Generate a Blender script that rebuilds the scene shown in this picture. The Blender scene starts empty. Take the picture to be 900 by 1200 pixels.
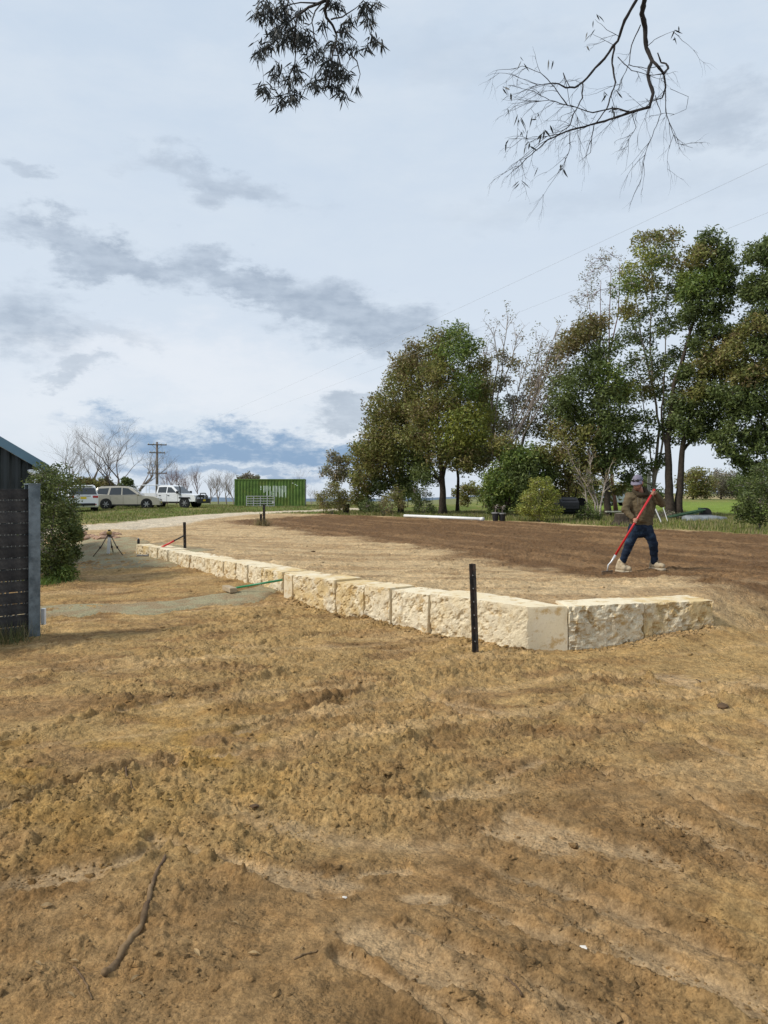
import bpy, bmesh, math, random
import numpy as np
from mathutils import Vector, Matrix

random.seed(7)
RNG = np.random.default_rng(11)
scene = bpy.context.scene
C = scene.collection

# ------------------------------------------------------------------ camera
CAM_H = 1.78          # lens height above the near soil
HOR = 574.0           # horizon row in the 900 x 1200 picture
F = 900.0             # focal length in those pixels
cam_data = bpy.data.cameras.new("camera")
cam = bpy.data.objects.new("camera", cam_data)
C.objects.link(cam)
cam.location = (0, 0, CAM_H)
cam.rotation_euler = (math.radians(90), 0, 0)
cam_data.sensor_fit = 'VERTICAL'
cam_data.sensor_height = 36
cam_data.sensor_width = 27
cam_data.lens = 36 * F / 1200
cam_data.shift_y = -(600 - HOR) / 1200
cam_data.clip_start = 0.05
cam_data.clip_end = 6000
scene.camera = cam

# ------------------------------------------------------------------ sun, view
SUN_DIR = Vector((-0.80, -0.26, 0.80)).normalized()      # towards the sun
sun_el = math.asin(SUN_DIR.z)
sun_az = math.atan2(SUN_DIR.x, SUN_DIR.y)
sd = bpy.data.lights.new("sun", 'SUN')
sd.energy = 3.2
sd.angle = math.radians(10)
sd.color = (1.0, 0.95, 0.87)
so = bpy.data.objects.new("sun", sd)
C.objects.link(so)
so.location = (-20, -6, 40)
so.rotation_euler = (-SUN_DIR).to_track_quat('-Z', 'Y').to_euler()
vs = scene.view_settings
vs.view_transform = 'Standard'
vs.look = 'None'
vs.exposure = 0.10
vs.gamma = 1.0
vs.use_curve_mapping = False
scene.cycles.max_bounces = 6
scene.cycles.transparent_max_bounces = 8

# ------------------------------------------------------------------ node helper
class NT:
    def __init__(s, tree):
        s.t = tree
    def n(s, typ, **kw):
        nd = s.t.nodes.new(typ)
        for k, v in kw.items():
            setattr(nd, k, v)
        return nd
    def link(s, a, b):
        s.t.links.new(a, b)
    def put(s, sock, v):
        if v is None:
            return
        if hasattr(v, 'is_linked') or hasattr(v, 'links'):
            s.t.links.new(v, sock)
        else:
            sock.default_value = v
    def m(s, op, a, b=None, c=None, clamp=False):
        nd = s.n('ShaderNodeMath', operation=op, use_clamp=clamp)
        s.put(nd.inputs[0], a); s.put(nd.inputs[1], b); s.put(nd.inputs[2], c)
        return nd.outputs[0]
    def smooth(s, x, lo, hi, a=0.0, b=1.0):
        nd = s.n('ShaderNodeMapRange', interpolation_type='SMOOTHSTEP')
        s.put(nd.inputs[0], x); nd.inputs[1].default_value = lo; nd.inputs[2].default_value = hi
        nd.inputs[3].default_value = a; nd.inputs[4].default_value = b
        return nd.outputs[0]
    def mix(s, f, a, b, blend='MIX'):
        nd = s.n('ShaderNodeMix', data_type='RGBA', blend_type=blend)
        s.put(nd.inputs[0], f)
        s.put(nd.inputs[6], a if not isinstance(a, tuple) else (*a, 1) if len(a) == 3 else a)
        s.put(nd.inputs[7], b if not isinstance(b, tuple) else (*b, 1) if len(b) == 3 else b)
        return nd.outputs[2]
    def noise(s, vec, scale, detail=4, rough=0.55, dim='3D', lac=2.0):
        nd = s.n('ShaderNodeTexNoise', noise_dimensions=dim)
        if vec is not None:
            s.link(vec, nd.inputs['Vector'])
        nd.inputs['Scale'].default_value = scale
        nd.inputs['Detail'].default_value = detail
        nd.inputs['Roughness'].default_value = rough
        nd.inputs['Lacunarity'].default_value = lac
        return nd.outputs['Fac']
    def xyz(s, x, y, z):
        nd = s.n('ShaderNodeCombineXYZ')
        s.put(nd.inputs[0], x); s.put(nd.inputs[1], y); s.put(nd.inputs[2], z)
        return nd.outputs[0]

# ------------------------------------------------------------------ world: clouded sky
world = bpy.data.worlds.new("World")
scene.world = world
world.use_nodes = True
wt = NT(world.node_tree)
wt.t.nodes.clear()
bg = wt.n('ShaderNodeBackground')
wo = wt.n('ShaderNodeOutputWorld')
wt.link(bg.outputs[0], wo.inputs[0])
SKY_STRENGTH = 0.1
bg.inputs[1].default_value = SKY_STRENGTH
sky = wt.n('ShaderNodeTexSky', sky_type='NISHITA')
sky.sun_disc = False
sky.sun_elevation = sun_el
sky.sun_rotation = sun_az
sky.air_density = 1.0
sky.dust_density = 1.5
tc = wt.n('ShaderNodeTexCoord')
sp = wt.n('ShaderNodeSeparateXYZ')
wt.link(tc.outputs['Generated'], sp.inputs[0])
dx, dy, dz = sp.outputs
DEG = 180 / math.pi
az = wt.m('MULTIPLY', wt.m('ARCTAN2', dx, dy), DEG)
el = wt.m('MULTIPLY', wt.m('ARCSINE', wt.m('MINIMUM', wt.m('MAXIMUM', dz, -1.0), 1.0)), DEG)
# perspective cloud-layer coordinates (clouds flatten towards the horizon)
elc = wt.m('MAXIMUM', dz, 0.02)
cx = wt.m('DIVIDE', dx, wt.m('ADD', elc, 0.12))
cy = wt.m('DIVIDE', dy, wt.m('ADD', elc, 0.12))
cvec = wt.xyz(cx, cy, 0.0)
avec = wt.xyz(wt.m('MULTIPLY', az, 0.1), wt.m('MULTIPLY', el, 0.26), 0.0)
nbig = wt.noise(avec, 0.55, 6, 0.62)
nmid = wt.noise(avec, 1.6, 8, 0.62)
nfine = wt.noise(avec, 4.0, 6, 0.6)
wrp = wt.m('SUBTRACT', wt.noise(avec, 1.1, 7, 0.65), 0.5)
wrp2 = wt.m('SUBTRACT', wt.noise(wt.xyz(wt.m('ADD', wt.m('MULTIPLY', az, 0.1), 31.0), wt.m('MULTIPLY', el, 0.2), 5.0), 1.3, 7, 0.65), 0.5)
azw = wt.m('ADD', az, wt.m('MULTIPLY', wrp, 16.0))
elw = wt.m('ADD', el, wt.m('MULTIPLY', wrp2, 9.0))

def pix_dir(px, py):
    X = (px - 450) / F; Z = (HOR - py) / F
    return math.degrees(math.atan(X)), math.degrees(math.atan(Z / math.sqrt(1 + X * X)))

def cloud(px, py, rx, ry, slope=0.0, soft=0.9, amt=1.0):
    """a cloud in the sky: centre and half sizes turned into azimuth / elevation degrees"""
    a0, e0 = pix_dir(px, py)
    a = rx / F * DEG * 0.92; b = ry / F * DEG * 0.92
    u = wt.m('SUBTRACT', azw, a0)
    v = wt.m('SUBTRACT', wt.m('SUBTRACT', elw, e0), wt.m('MULTIPLY', u, -slope))
    d = wt.m('SQRT', wt.m('ADD', wt.m('POWER', wt.m('ABSOLUTE', wt.m('DIVIDE', u, a)), 2.0), wt.m('POWER', wt.m('ABSOLUTE', wt.m('DIVIDE', v, b)), 2.0)))
    d = wt.m('ADD', d, wt.m('MULTIPLY', wt.m('SUBTRACT', nmid, 0.5), 1.3))
    return wt.m('MULTIPLY', wt.smooth(d, 1.0 + soft * 0.5, 1.0 - soft * 0.7), amt)

def sum_(lst):
    r = lst[0]
    for x in lst[1:]:
        r = wt.m('MAXIMUM', r, x)
    return r

grey = sum_([
    cloud(130, 302, 120, 24, 0.15, 0.8, 0.95),
    cloud(290, 338, 130, 24, 0.26, 0.8, 0.95),
    cloud(420, 375, 115, 36, 0.2, 0.8, 1.0),
    cloud(15, 375, 60, 40, 0.0, 1.0, 0.9),
    cloud(35, 208, 34, 14, 0.0, 0.9, 0.6),
    cloud(255, 212, 80, 20, 0.2, 1.0, 0.7),
    cloud(90, 440, 30, 12, 0.1, 0.9, 0.6),
    cloud(120, 385, 60, 15, 0.2, 1.0, 0.4),
    cloud(860, 130, 80, 26, -0.1, 1.1, 0.55),
    cloud(405, 476, 50, 16, -0.1, 0.7, 0.8),
    cloud(700, 240, 200, 20, -0.05, 1.2, 0.2),
    cloud(560, 60, 160, 24, 0.08, 1.2, 0.15)])
# the same kind of broken cloud over the rest of the sky
out = wt.smooth(wt.m('ABSOLUTE', az), 30, 50)
rest = wt.m('MULTIPLY', wt.smooth(nbig, 0.52, 0.68), wt.m('MULTIPLY', out, 0.8))
grey = wt.m('MAXIMUM', grey, rest)
bluegap = sum_([cloud(255, 515, 150, 24, 0.02, 0.7, 1.0), cloud(390, 526, 95, 20, 0.0, 0.7, 1.0), cloud(300, 553, 170, 11, 0.0, 0.8, 0.75),
                wt.m('MULTIPLY', wt.smooth(wt.m('ABSOLUTE', wt.m('SUBTRACT', el, 4.0)), 3.0, 0.5), wt.m('MULTIPLY', wt.smooth(nbig, 0.45, 0.62), out))])
bright = sum_([cloud(240, 440, 210, 46, 0.1, 1.2, 0.9), cloud(60, 470, 130, 60, 0.0, 1.3, 0.7), cloud(400, 548, 70, 7, -0.08, 0.8, 0.8), cloud(420, 500, 60, 8, 0.0, 0.8, 0.8)])
K = 1 / SKY_STRENGTH
def sk(r, g, b):
    return (r * K, g * K, b * K)
high = wt.smooth(el, 2, 30)
col = wt.mix(high, sk(0.70, 0.77, 0.86), sk(0.60, 0.70, 0.82))
col = wt.mix(wt.smooth(nbig, 0.35, 0.7), col, sk(0.68, 0.76, 0.85))
col = wt.mix(bright, col, sk(0.80, 0.84, 0.90))
col = wt.mix(wt.m('MULTIPLY', bluegap, wt.smooth(nfine, 0.15, 0.5)), col, sk(0.25, 0.38, 0.57))
gcol = wt.mix(wt.smooth(nfine, 0.3, 0.7), sk(0.33, 0.40, 0.50), sk(0.47, 0.545, 0.645))
col = wt.mix(wt.m('MULTIPLY', grey, 0.85), col, gcol)
# thin places in the layer let some clear sky through
final = wt.mix(0.9, sky.outputs[0], col)
wt.link(final, bg.inputs[0])

# ------------------------------------------------------------------ numpy noise
def _hash(ix, iy, seed):
    h = (ix.astype(np.int64) * 374761393 + iy.astype(np.int64) * 668265263 + seed * 974634777) & 0x7fffffff
    h = ((h ^ (h >> 13)) * 1274126177) & 0x7fffffff
    h = (h ^ (h >> 16)) & 0xffff
    return h / 65535.0
def vnoise(x, y, seed=0):
    x = np.asarray(x, float); y = np.asarray(y, float)
    ix = np.floor(x); iy = np.floor(y)
    fx = x - ix; fy = y - iy
    ux = fx * fx * fx * (fx * (fx * 6 - 15) + 10); uy = fy * fy * fy * (fy * (fy * 6 - 15) + 10)
    a = _hash(ix, iy, seed); b = _hash(ix + 1, iy, seed); c = _hash(ix, iy + 1, seed); d = _hash(ix + 1, iy + 1, seed)
    return (a + (b - a) * ux) * (1 - uy) + (c + (d - c) * ux) * uy
def fbm(x, y, seed=0, octv=4, gain=0.5):
    s = 0; a = 1; t = 0
    for o in range(octv):
        ca, sa = math.cos(o * 1.1), math.sin(o * 1.1)
        s = s + a * vnoise((x * ca - y * sa) * 2 ** o + o * 17.3, (x * sa + y * ca) * 2 ** o - o * 9.1, seed + o)
        t += a; a *= gain
    return s / t
def worley(x, y, seed=0):
    """domes: for every point the height of the tallest random lump round it (0..1)"""
    ix = np.floor(x); iy = np.floor(y); best = np.zeros(np.shape(x))
    for a in (-1, 0, 1):
        for b in (-1, 0, 1):
            jx = ix + a; jy = iy + b
            px = jx + .15 + .7 * _hash(jx, jy, seed); py = jy + .15 + .7 * _hash(jx, jy, seed + 7)
            r = .25 + .55 * _hash(jx, jy, seed + 13) ** 2
            an = _hash(jx, jy, seed + 29) * 3.14; st = .65 + .7 * _hash(jx, jy, seed + 31)
            ex = (x - px) * np.cos(an) + (y - py) * np.sin(an); ey = -(x - px) * np.sin(an) + (y - py) * np.cos(an)
            d = np.sqrt((ex * st) ** 2 + (ey / st) ** 2) / r
            best = np.maximum(best, np.clip(1 - d * d, 0, 1) ** .7 * r * (_hash(jx, jy, seed + 17) > .35))
    return best
def sstep(a, b, x):
    t = np.clip((np.asarray(x, float) - a) / (b - a), 0, 1)
    return t * t * (3 - 2 * t)

def Wp(px, py, Y):
    return Vector(((px - 450) / F * Y, Y, CAM_H - (py - HOR) / F * Y))
def Gp(px, py, z=0.0):
    return Wp(px, py, (CAM_H - z) * F / (py - HOR))

# ------------------------------------------------------------------ terrain
WALL_TOP = 0.48
V_FAR = Gp(158, 637, WALL_TOP).to_2d()
V_JOGF = Gp(333, 671, WALL_TOP).to_2d()
V_JOGN = Gp(343, 673.5, WALL_TOP).to_2d()
V_COR = Gp(618, 712, WALL_TOP).to_2d()
V_FACE = Gp(665.5, 711.5, WALL_TOP).to_2d()
V_END = Gp(837, 703, WALL_TOP).to_2d()
PAD = [tuple(V_FAR), tuple(V_JOGF), tuple(V_COR), tuple(V_FACE), tuple(V_END + Vector((-.30, 0.22))),
       (4.6, 9.9), (5.6, 10.6), (7.2, 11.2), (14, 13.0), (40, 22), (60, 60), (-20, 60), (-12, 26)]
PADW = [.0, .0, .0, .0, .45, .5, .6, .8, 1.2, 3, 3, 3, 1.6]     # softness of each polygon edge
def poly_sd(x, y, P):
    n = len(P)
    best = np.full(np.shape(x), 1e9); eid = np.zeros(np.shape(x), int)
    inside = np.zeros(np.shape(x), bool)
    for i in range(n):
        ax, ay = P[i]; bx, by = P[(i + 1) % n]
        ex, ey = bx - ax, by - ay
        t = np.clip(((x - ax) * ex + (y - ay) * ey) / (ex * ex + ey * ey), 0, 1)
        d = np.hypot(x - ax - t * ex, y - ay - t * ey)
        k = d < best
        best = np.where(k, d, best); eid = np.where(k, i, eid)
        cond = ((ay > y) != (by > y))
        xi = ax + (y - ay) / (by - ay + 1e-12) * ex
        inside ^= cond & (x < xi)
    return np.where(inside, best, -best), eid
def line_pts(lst, z):
    return [tuple(Gp(a, b, z).to_2d()) for a, b in lst]
DARK0 = line_pts([(250, 611), (360, 622), (500, 643), (560, 655), (640, 666), (700, 675), (862, 693)], .35)
GRASS0 = line_pts([(900, 628), (800, 622), (700, 617), (600, 611), (500, 608), (380, 603)], .3)
DARK = DARK0 + [(7.5, 10.6), (16, 12.5), (30, 19)] + [(24, 17)] + GRASS0 + [(-7.5, 45)]
DARK = DARK0 + [(7.0, 10.4), (14, 12.0), (22, 18), (16.5, 20.5)] + GRASS0
TRACK = [(-2.0, 58), (-4.65, 53), (-8.5, 47.6), (-9.9, 41.6), (-10.1, 36), (-9.7, 31.5), (-10.2, 27.5), (-12, 24)]
def seg_dist(x, y, P):
    best = np.full(np.shape(x), 1e9)
    for i in range(len(P) - 1):
        ax, ay = P[i]; bx, by = P[i + 1]
        ex, ey = bx - ax, by - ay
        t = np.clip(((x - ax) * ex + (y - ay) * ey) / (ex * ex + ey * ey), 0, 1)
        best = np.minimum(best, np.hypot(x - ax - t * ex, y - ay - t * ey))
    return best
def masks(x, y):
    x = np.asarray(x, float); y = np.asarray(y, float)
    m = {}
    s, e = poly_sd(x, y, PAD)
    m['s'] = s
    w = np.array(PADW)[e]
    wig = (fbm(x * .8, y * .8, 40, 3) - .5) * 1.2
    hard = sstep(0.12, 0.34, s)
    soft = sstep(-1, 1, (s + wig * w) / np.maximum(w, 0.05))
    m['pad'] = np.where(w < .01, hard, soft)
    ds, _ = poly_sd(x, y, DARK)
    m['dark'] = sstep(-.5, .6, ds + (fbm(x * .5, y * .5, 51, 4) - .5) * 2.6 + (fbm(x * 3, y * 3, 52, 3) - .5) * .8)
    # grass: beyond the far edge of the dark soil on the right, beyond the bank on the left
    gx = np.array([p[0] for p in GRASS0]); gy = np.array([p[1] for p in GRASS0])
    o = np.argsort(gx)
    yedge = np.interp(x, gx[o], gy[o])
    right = sstep(-.7, .9, y - yedge + (fbm(x * .6, y * .6, 61, 3) - .5) * 2.4) * sstep(-6.5, -3.5, x + (y - 46) * .35)
    ybank = np.interp(x, [-40, -14, -11.3, -9.3, -3], [22, 28.5, 30.5, 43, 53])
    left = sstep(-1.5, 1.5, y - ybank + (fbm(x * .5, y * .5, 62, 3) - .5) * 5)
    m['grass'] = np.maximum(right * (x > -8), left)
    m['grass'] = np.maximum(m['grass'], sstep(54, 60, y))
    td = seg_dist(x, y, TRACK)
    m['track'] = sstep(1.7, 1.0, td + (fbm(x, y, 71, 3) - .5) * .8)
    m['grass'] = m['grass'] * (1 - m['track'])
    return m
def zbase(x, y, m=None):
    x = np.asarray(x, float); y = np.asarray(y, float)
    if m is None:
        m = masks(x, y)
    low = .10 * sstep(9.5, 13.5, y) + .05 * sstep(14, 18, y) + .15 * sstep(19, 30, y)
    wl = seg_dist(x, y, [tuple(V_FAR), tuple(V_JOGF)])
    low = low + .07 * sstep(1.6, .1, wl) * sstep(11.2, 12.0, y)
    wr = seg_dist(x, y, [tuple(V_FACE), tuple(V_END)])
    low = low + .13 * sstep(.9, 0.0, wr) * sstep(2.2, 3.8, x)
    low = low - .02 * sstep(.6, 0, seg_dist(x, y, [tuple(V_JOGN), tuple(V_COR)]))
    hi = .445 - .12 * sstep(.8, 4.5, m['s'])
    hi = np.maximum(hi, low)
    z = low + (hi - low) * m['pad']
    ang = x / np.maximum(y, 1)
    t = sstep(.02, .2, ang)
    drop = np.maximum(y - 78, 0)
    z = z - drop * (.004 * t + .045 * (1 - t) * (300 / (300 + drop)) ** .6)
    z = z + .25 * sstep(60, 90, y) * (fbm(x * .02, y * .02, 5, 2) - .5)
    return z
DIRS = np.array([.72, -.69])
STROKES = [([tuple(Gp(a_, b_).to_2d()) for a_, b_ in pl_], w_, d_) for pl_, w_, d_ in (
    ([(180, 985), (300, 1015), (400, 1026), (475, 1018)], .045, 1.0), ([(270, 1012), (340, 1036), (400, 1046)], .06, .8),
    ([(400, 1125), (480, 1165), (570, 1215)], .05, 1.0), ([(470, 1085), (580, 1130), (720, 1195)], .04, 1.0), ([(540, 1055), (700, 1115), (870, 1185)], .045, 1.0), ([(630, 1035), (760, 1080), (910, 1145)], .05, 1.0),
    ([(600, 960), (690, 985), (780, 1010)], .09, .7), ([(500, 940), (560, 925), (640, 893)], .07, .8), ([(490, 812), (530, 832), (570, 842)], .05, .8),
    ([(-40, 805), (200, 772), (430, 738)], .07, 1.2), ([(-40, 880), (150, 832), (330, 792)], .06, 1.2), ([(280, 858), (450, 805), (640, 778)], .06, 1.1), ([(640, 788), (800, 803), (920, 856)], .07, 1.2),
    ([(760, 792), (860, 815), (930, 842)], .08, 1.0), ([(690, 828), (800, 860), (930, 915)], .06, 1.2), ([(-30, 960), (160, 902), (290, 880)], .05, 1.1), ([(60, 760), (220, 742), (330, 722)], .06, 1.0), ([(330, 905), (520, 860), (700, 845)], .04, 1.0),
    ([(780, 960), (850, 990), (930, 1030)], .06, 1.0), ([(40, 1045), (130, 1015), (200, 990)], .05, .8), ([(700, 905), (800, 930), (920, 985)], .04, 1.1))]
def soil_detail(x, y, m):
    """clods, rake marks and wheel scrapes on the bare soil; returns height and a 'scraped flat' mask"""
    bare = 1 - m['grass']
    h = (fbm(x * 1.1, y * 1.1, 1, 3) - .5) * .07
    rough = sstep(.38, .62, fbm(x * .9, y * .9, 2, 3) * .7 + fbm(x * 3.1, y * 3.1, 45, 3) * .3)
    wx = x + (fbm(x * 9, y * 9, 46, 2) - .5) * .09; wy = y + (fbm(x * 9, y * 9, 47, 2) - .5) * .09
    r5 = np.abs(fbm(x * 4, y * 4, 3, 4, .6) - .5) * 2
    h = h + (r5 - .2) * .055 * (.3 + .7 * rough)
    h = h + worley(wx * 5, wy * 5, 201) * .010 * rough
    h = h + worley(wx * 13, wy * 13, 202) * .013 * (.12 + .88 * rough)
    h = h + worley(wx * 30, wy * 30, 203) * .028 * (.2 + .8 * rough)
    h = h + worley(x * 52, y * 52, 204) * .017 * (.3 + .7 * rough)
    h = h + (fbm(x * 17, y * 17, 4, 4, .6) - .5) * .018 * (.35 + .65 * rough)
    h = h - np.clip(fbm(x * 11, y * 11, 6, 3) - .58, 0, 1) * .07 * (.3 + .7 * rough)
    # broken crust: small scarps where one plate of soil lies over the next
    for (fx, fy, ox, am, sd0) in ((1.5, 3.0, .25, .020, 211), (3.6, 6.5, .2, .011, 212)):
        q = fbm(x * fx + wy * .3, wy * fy - x * ox, sd0, 4, .55) * 7
        fq = q - np.floor(q)
        h = h + (sstep(.0, .16, fq) - fq) * am * (.35 + .65 * sstep(3.0, 5.0, y)) * (.4 + .6 * rough)
    # scrape marks, bottom right, running towards the lower right
    s = x * DIRS[0] + y * DIRS[1]; t = x * -DIRS[1] + y * DIRS[0]
    t = t + .12 * (fbm(s * .7, t * .7, 9, 2) - .5)
    reg = sstep(-.2, .5, x - (-.1 + (y - 2.9) * .2)) * sstep(4.1, 3.3, y)
    st = fbm(s * .9, t * 11, 7, 3) - .5
    h = h * (1 - .45 * reg) + st * .07 * reg
    # other blade and rake strokes over the middle ground
    s2 = x * .93 + y * .36; t2 = -x * .36 + y * .93
    t2 = t2 + .5 * (fbm(s2 * .4, t2 * .5, 12, 2) - .5)
    reg2 = sstep(.48, .6, fbm(x * .45, y * .45, 13, 2)) * sstep(3.3, 4.6, y)
    st2 = fbm(s2 * .6, t2 * 7, 14, 3) - .5
    h = h + st2 * .065 * reg2
    flat = np.zeros_like(h)
    # smooth shoe / blade scrapes where the soil is pressed pale
    for (px, py, rx, ry, rot) in ((660, 985, .34, .12, -.3), (350, 1028, .30, .07, -.35), (110 + 450, 930, .3, .10, .4), (500, 1052, .13, .06, 0), (540, 828, .5, .1, -.5),
                                  (780, 795, .5, .10, -.5), (860, 800, .7, .12, -.6), (310, 760, .9, .12, .1), (470, 1120, .35, .1, -.75), (60, 1030, .3, .1, .3), (700, 1060, .6, .06, -.75), (820, 1150, .5, .08, -.75)):
        g = Gp(px, py)
        dx_, dy_ = x - g.x, y - g.y
        u = (dx_ * math.cos(rot) + dy_ * math.sin(rot)) / rx; v = (-dx_ * math.sin(rot) + dy_ * math.cos(rot)) / ry
        q = sstep(1.25, .6, np.hypot(u, v) + (fbm(x * 6, y * 6, 21, 3) - .5) * 1.1)
        flat = np.maximum(flat, q)
    # drag strokes of the blade and shoes: a pressed pale band between two little berms
    nz_ = fbm(x * 5, y * 5, 221, 3); nf_ = fbm(x * 14, y * 14, 222, 2)
    for (pl, wd, dep) in STROKES:
        dd = seg_dist(x, y, pl)
        near = dd < wd * 4
        if not near.any(): continue
        dw = dd + (nz_ - .5) * wd * 1.1
        fm = sstep(wd, wd * .55, dw) * sstep(.30, .52, nz_ * .6 + nf_ * .4 + .08)
        flat = np.maximum(flat, fm * .9)
        h = h - .010 * dep * sstep(wd * 1.2, wd * .6, dw) + .026 * dep * np.exp(-((dw - wd * 1.35) / (wd * .38)) ** 2) * sstep(.35, .6, nf_)
    # curved wheel track, lower left of centre
    cxy = Gp(450, 860)
    rr = np.hypot(x - cxy.x - .25, (y - cxy.y) * 1.0)
    arc = np.exp(-((rr - 1.75) / .09) ** 2) * sstep(.9, .2, np.abs(x + .25)) * (y < cxy.y)
    flat = np.maximum(flat, arc * .9)
    h = h * (1 - .75 * flat) - .012 * flat
    # a dug edge: soil to the lower right scraped a little lower
    a = Gp(612, 1000); b = Gp(530, 1052)
    e = np.array([b.x - a.x, b.y - a.y]); L = np.hypot(*e); e = e / L
    along = (x - a.x) * e[0] + (y - a.y) * e[1]; acr = (x - a.x) * -e[1] + (y - a.y) * e[0]
    cut = sstep(-.02, .02, acr) * sstep(-.05, .05, along) * sstep(L + .1, L, along) * sstep(.6, .1, acr)
    h = h - .014 * cut
    # furrow along the edge of the scraped strip
    c0 = Gp(612, 1000); c1 = Gp(900, 1112)
    fd = seg_dist(x, y, [(c0.x, c0.y), (c1.x, c1.y)])
    h = h + .035 * np.exp(-(fd / .05) ** 2) * (fbm(x * 8, y * 8, 24, 2)) - .015 * np.exp(-((fd - .12) / .06) ** 2)
    # dark tilled soil: rake furrows along its length; pad: combed more finely
    sd_ = x * -.43 + y * .9; tdk = x * .9 + y * .43
    fur = fbm(sd_ * .25, tdk * 4.5, 31, 3) - .5
    h = h + m['dark'] * fur * .10
    pd = m['pad'] * (1 - m['dark'])
    h = h * (1 - .35 * pd) + pd * (fbm(x * .5 + y * .1, y * 3.2 - x * .8, 33, 3) - .5) * .05
    return h * bare + (1 - bare) * (fbm(x * 1.3, y * 1.3, 35, 3) - .5) * .06, flat, rough
def zfull(x, y):
    x = np.atleast_1d(np.asarray(x, float)); y = np.atleast_1d(np.asarray(y, float))
    m = masks(x, y)
    return zbase(x, y, m) + soil_detail(x, y, m)[0]
def zg(x, y):
    return float(zfull(x, y)[0])

# ------------------------------------------------------------------ mesh helpers
def link(o, parent=None):
    C.objects.link(o)
    if parent is not None:
        o.parent = parent
    return o
def tag(o, label=None, cat=None, group=None, kind=None):
    if label: o['label'] = label
    if cat: o['category'] = cat
    if group: o['group'] = group
    if kind: o['kind'] = kind
    return o
def empty(name, loc, rz=0.0):
    o = bpy.data.objects.new(name, None)
    o.empty_display_size = .2
    o.location = loc
    o.rotation_euler = (0, 0, rz)
    return link(o)
def mesh_np(name, V, Fq, mat, parent=None, smooth=False, col=None):
    V = np.asarray(V, np.float32); Fq = np.asarray(Fq, np.int32)
    k = Fq.shape[1]
    me = bpy.data.meshes.new(name)
    me.vertices.add(len(V)); me.vertices.foreach_set('co', V.ravel())
    me.loops.add(Fq.size); me.loops.foreach_set('vertex_index', Fq.ravel())
    me.polygons.add(len(Fq))
    me.polygons.foreach_set('loop_start', np.arange(0, Fq.size, k, dtype=np.int32))
    me.update(calc_edges=True)
    if smooth:
        me.polygons.foreach_set('use_smooth', np.ones(len(Fq), bool))
    if col is not None:
        a = me.color_attributes.new('Col', 'FLOAT_COLOR', 'POINT')
        cc = np.ones((len(V), 4), np.float32); cc[:, :3] = col
        a.data.foreach_set('color', cc.ravel())
    me.materials.append(mat)
    me.validate()
    return link(bpy.data.objects.new(name, me), parent)
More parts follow.
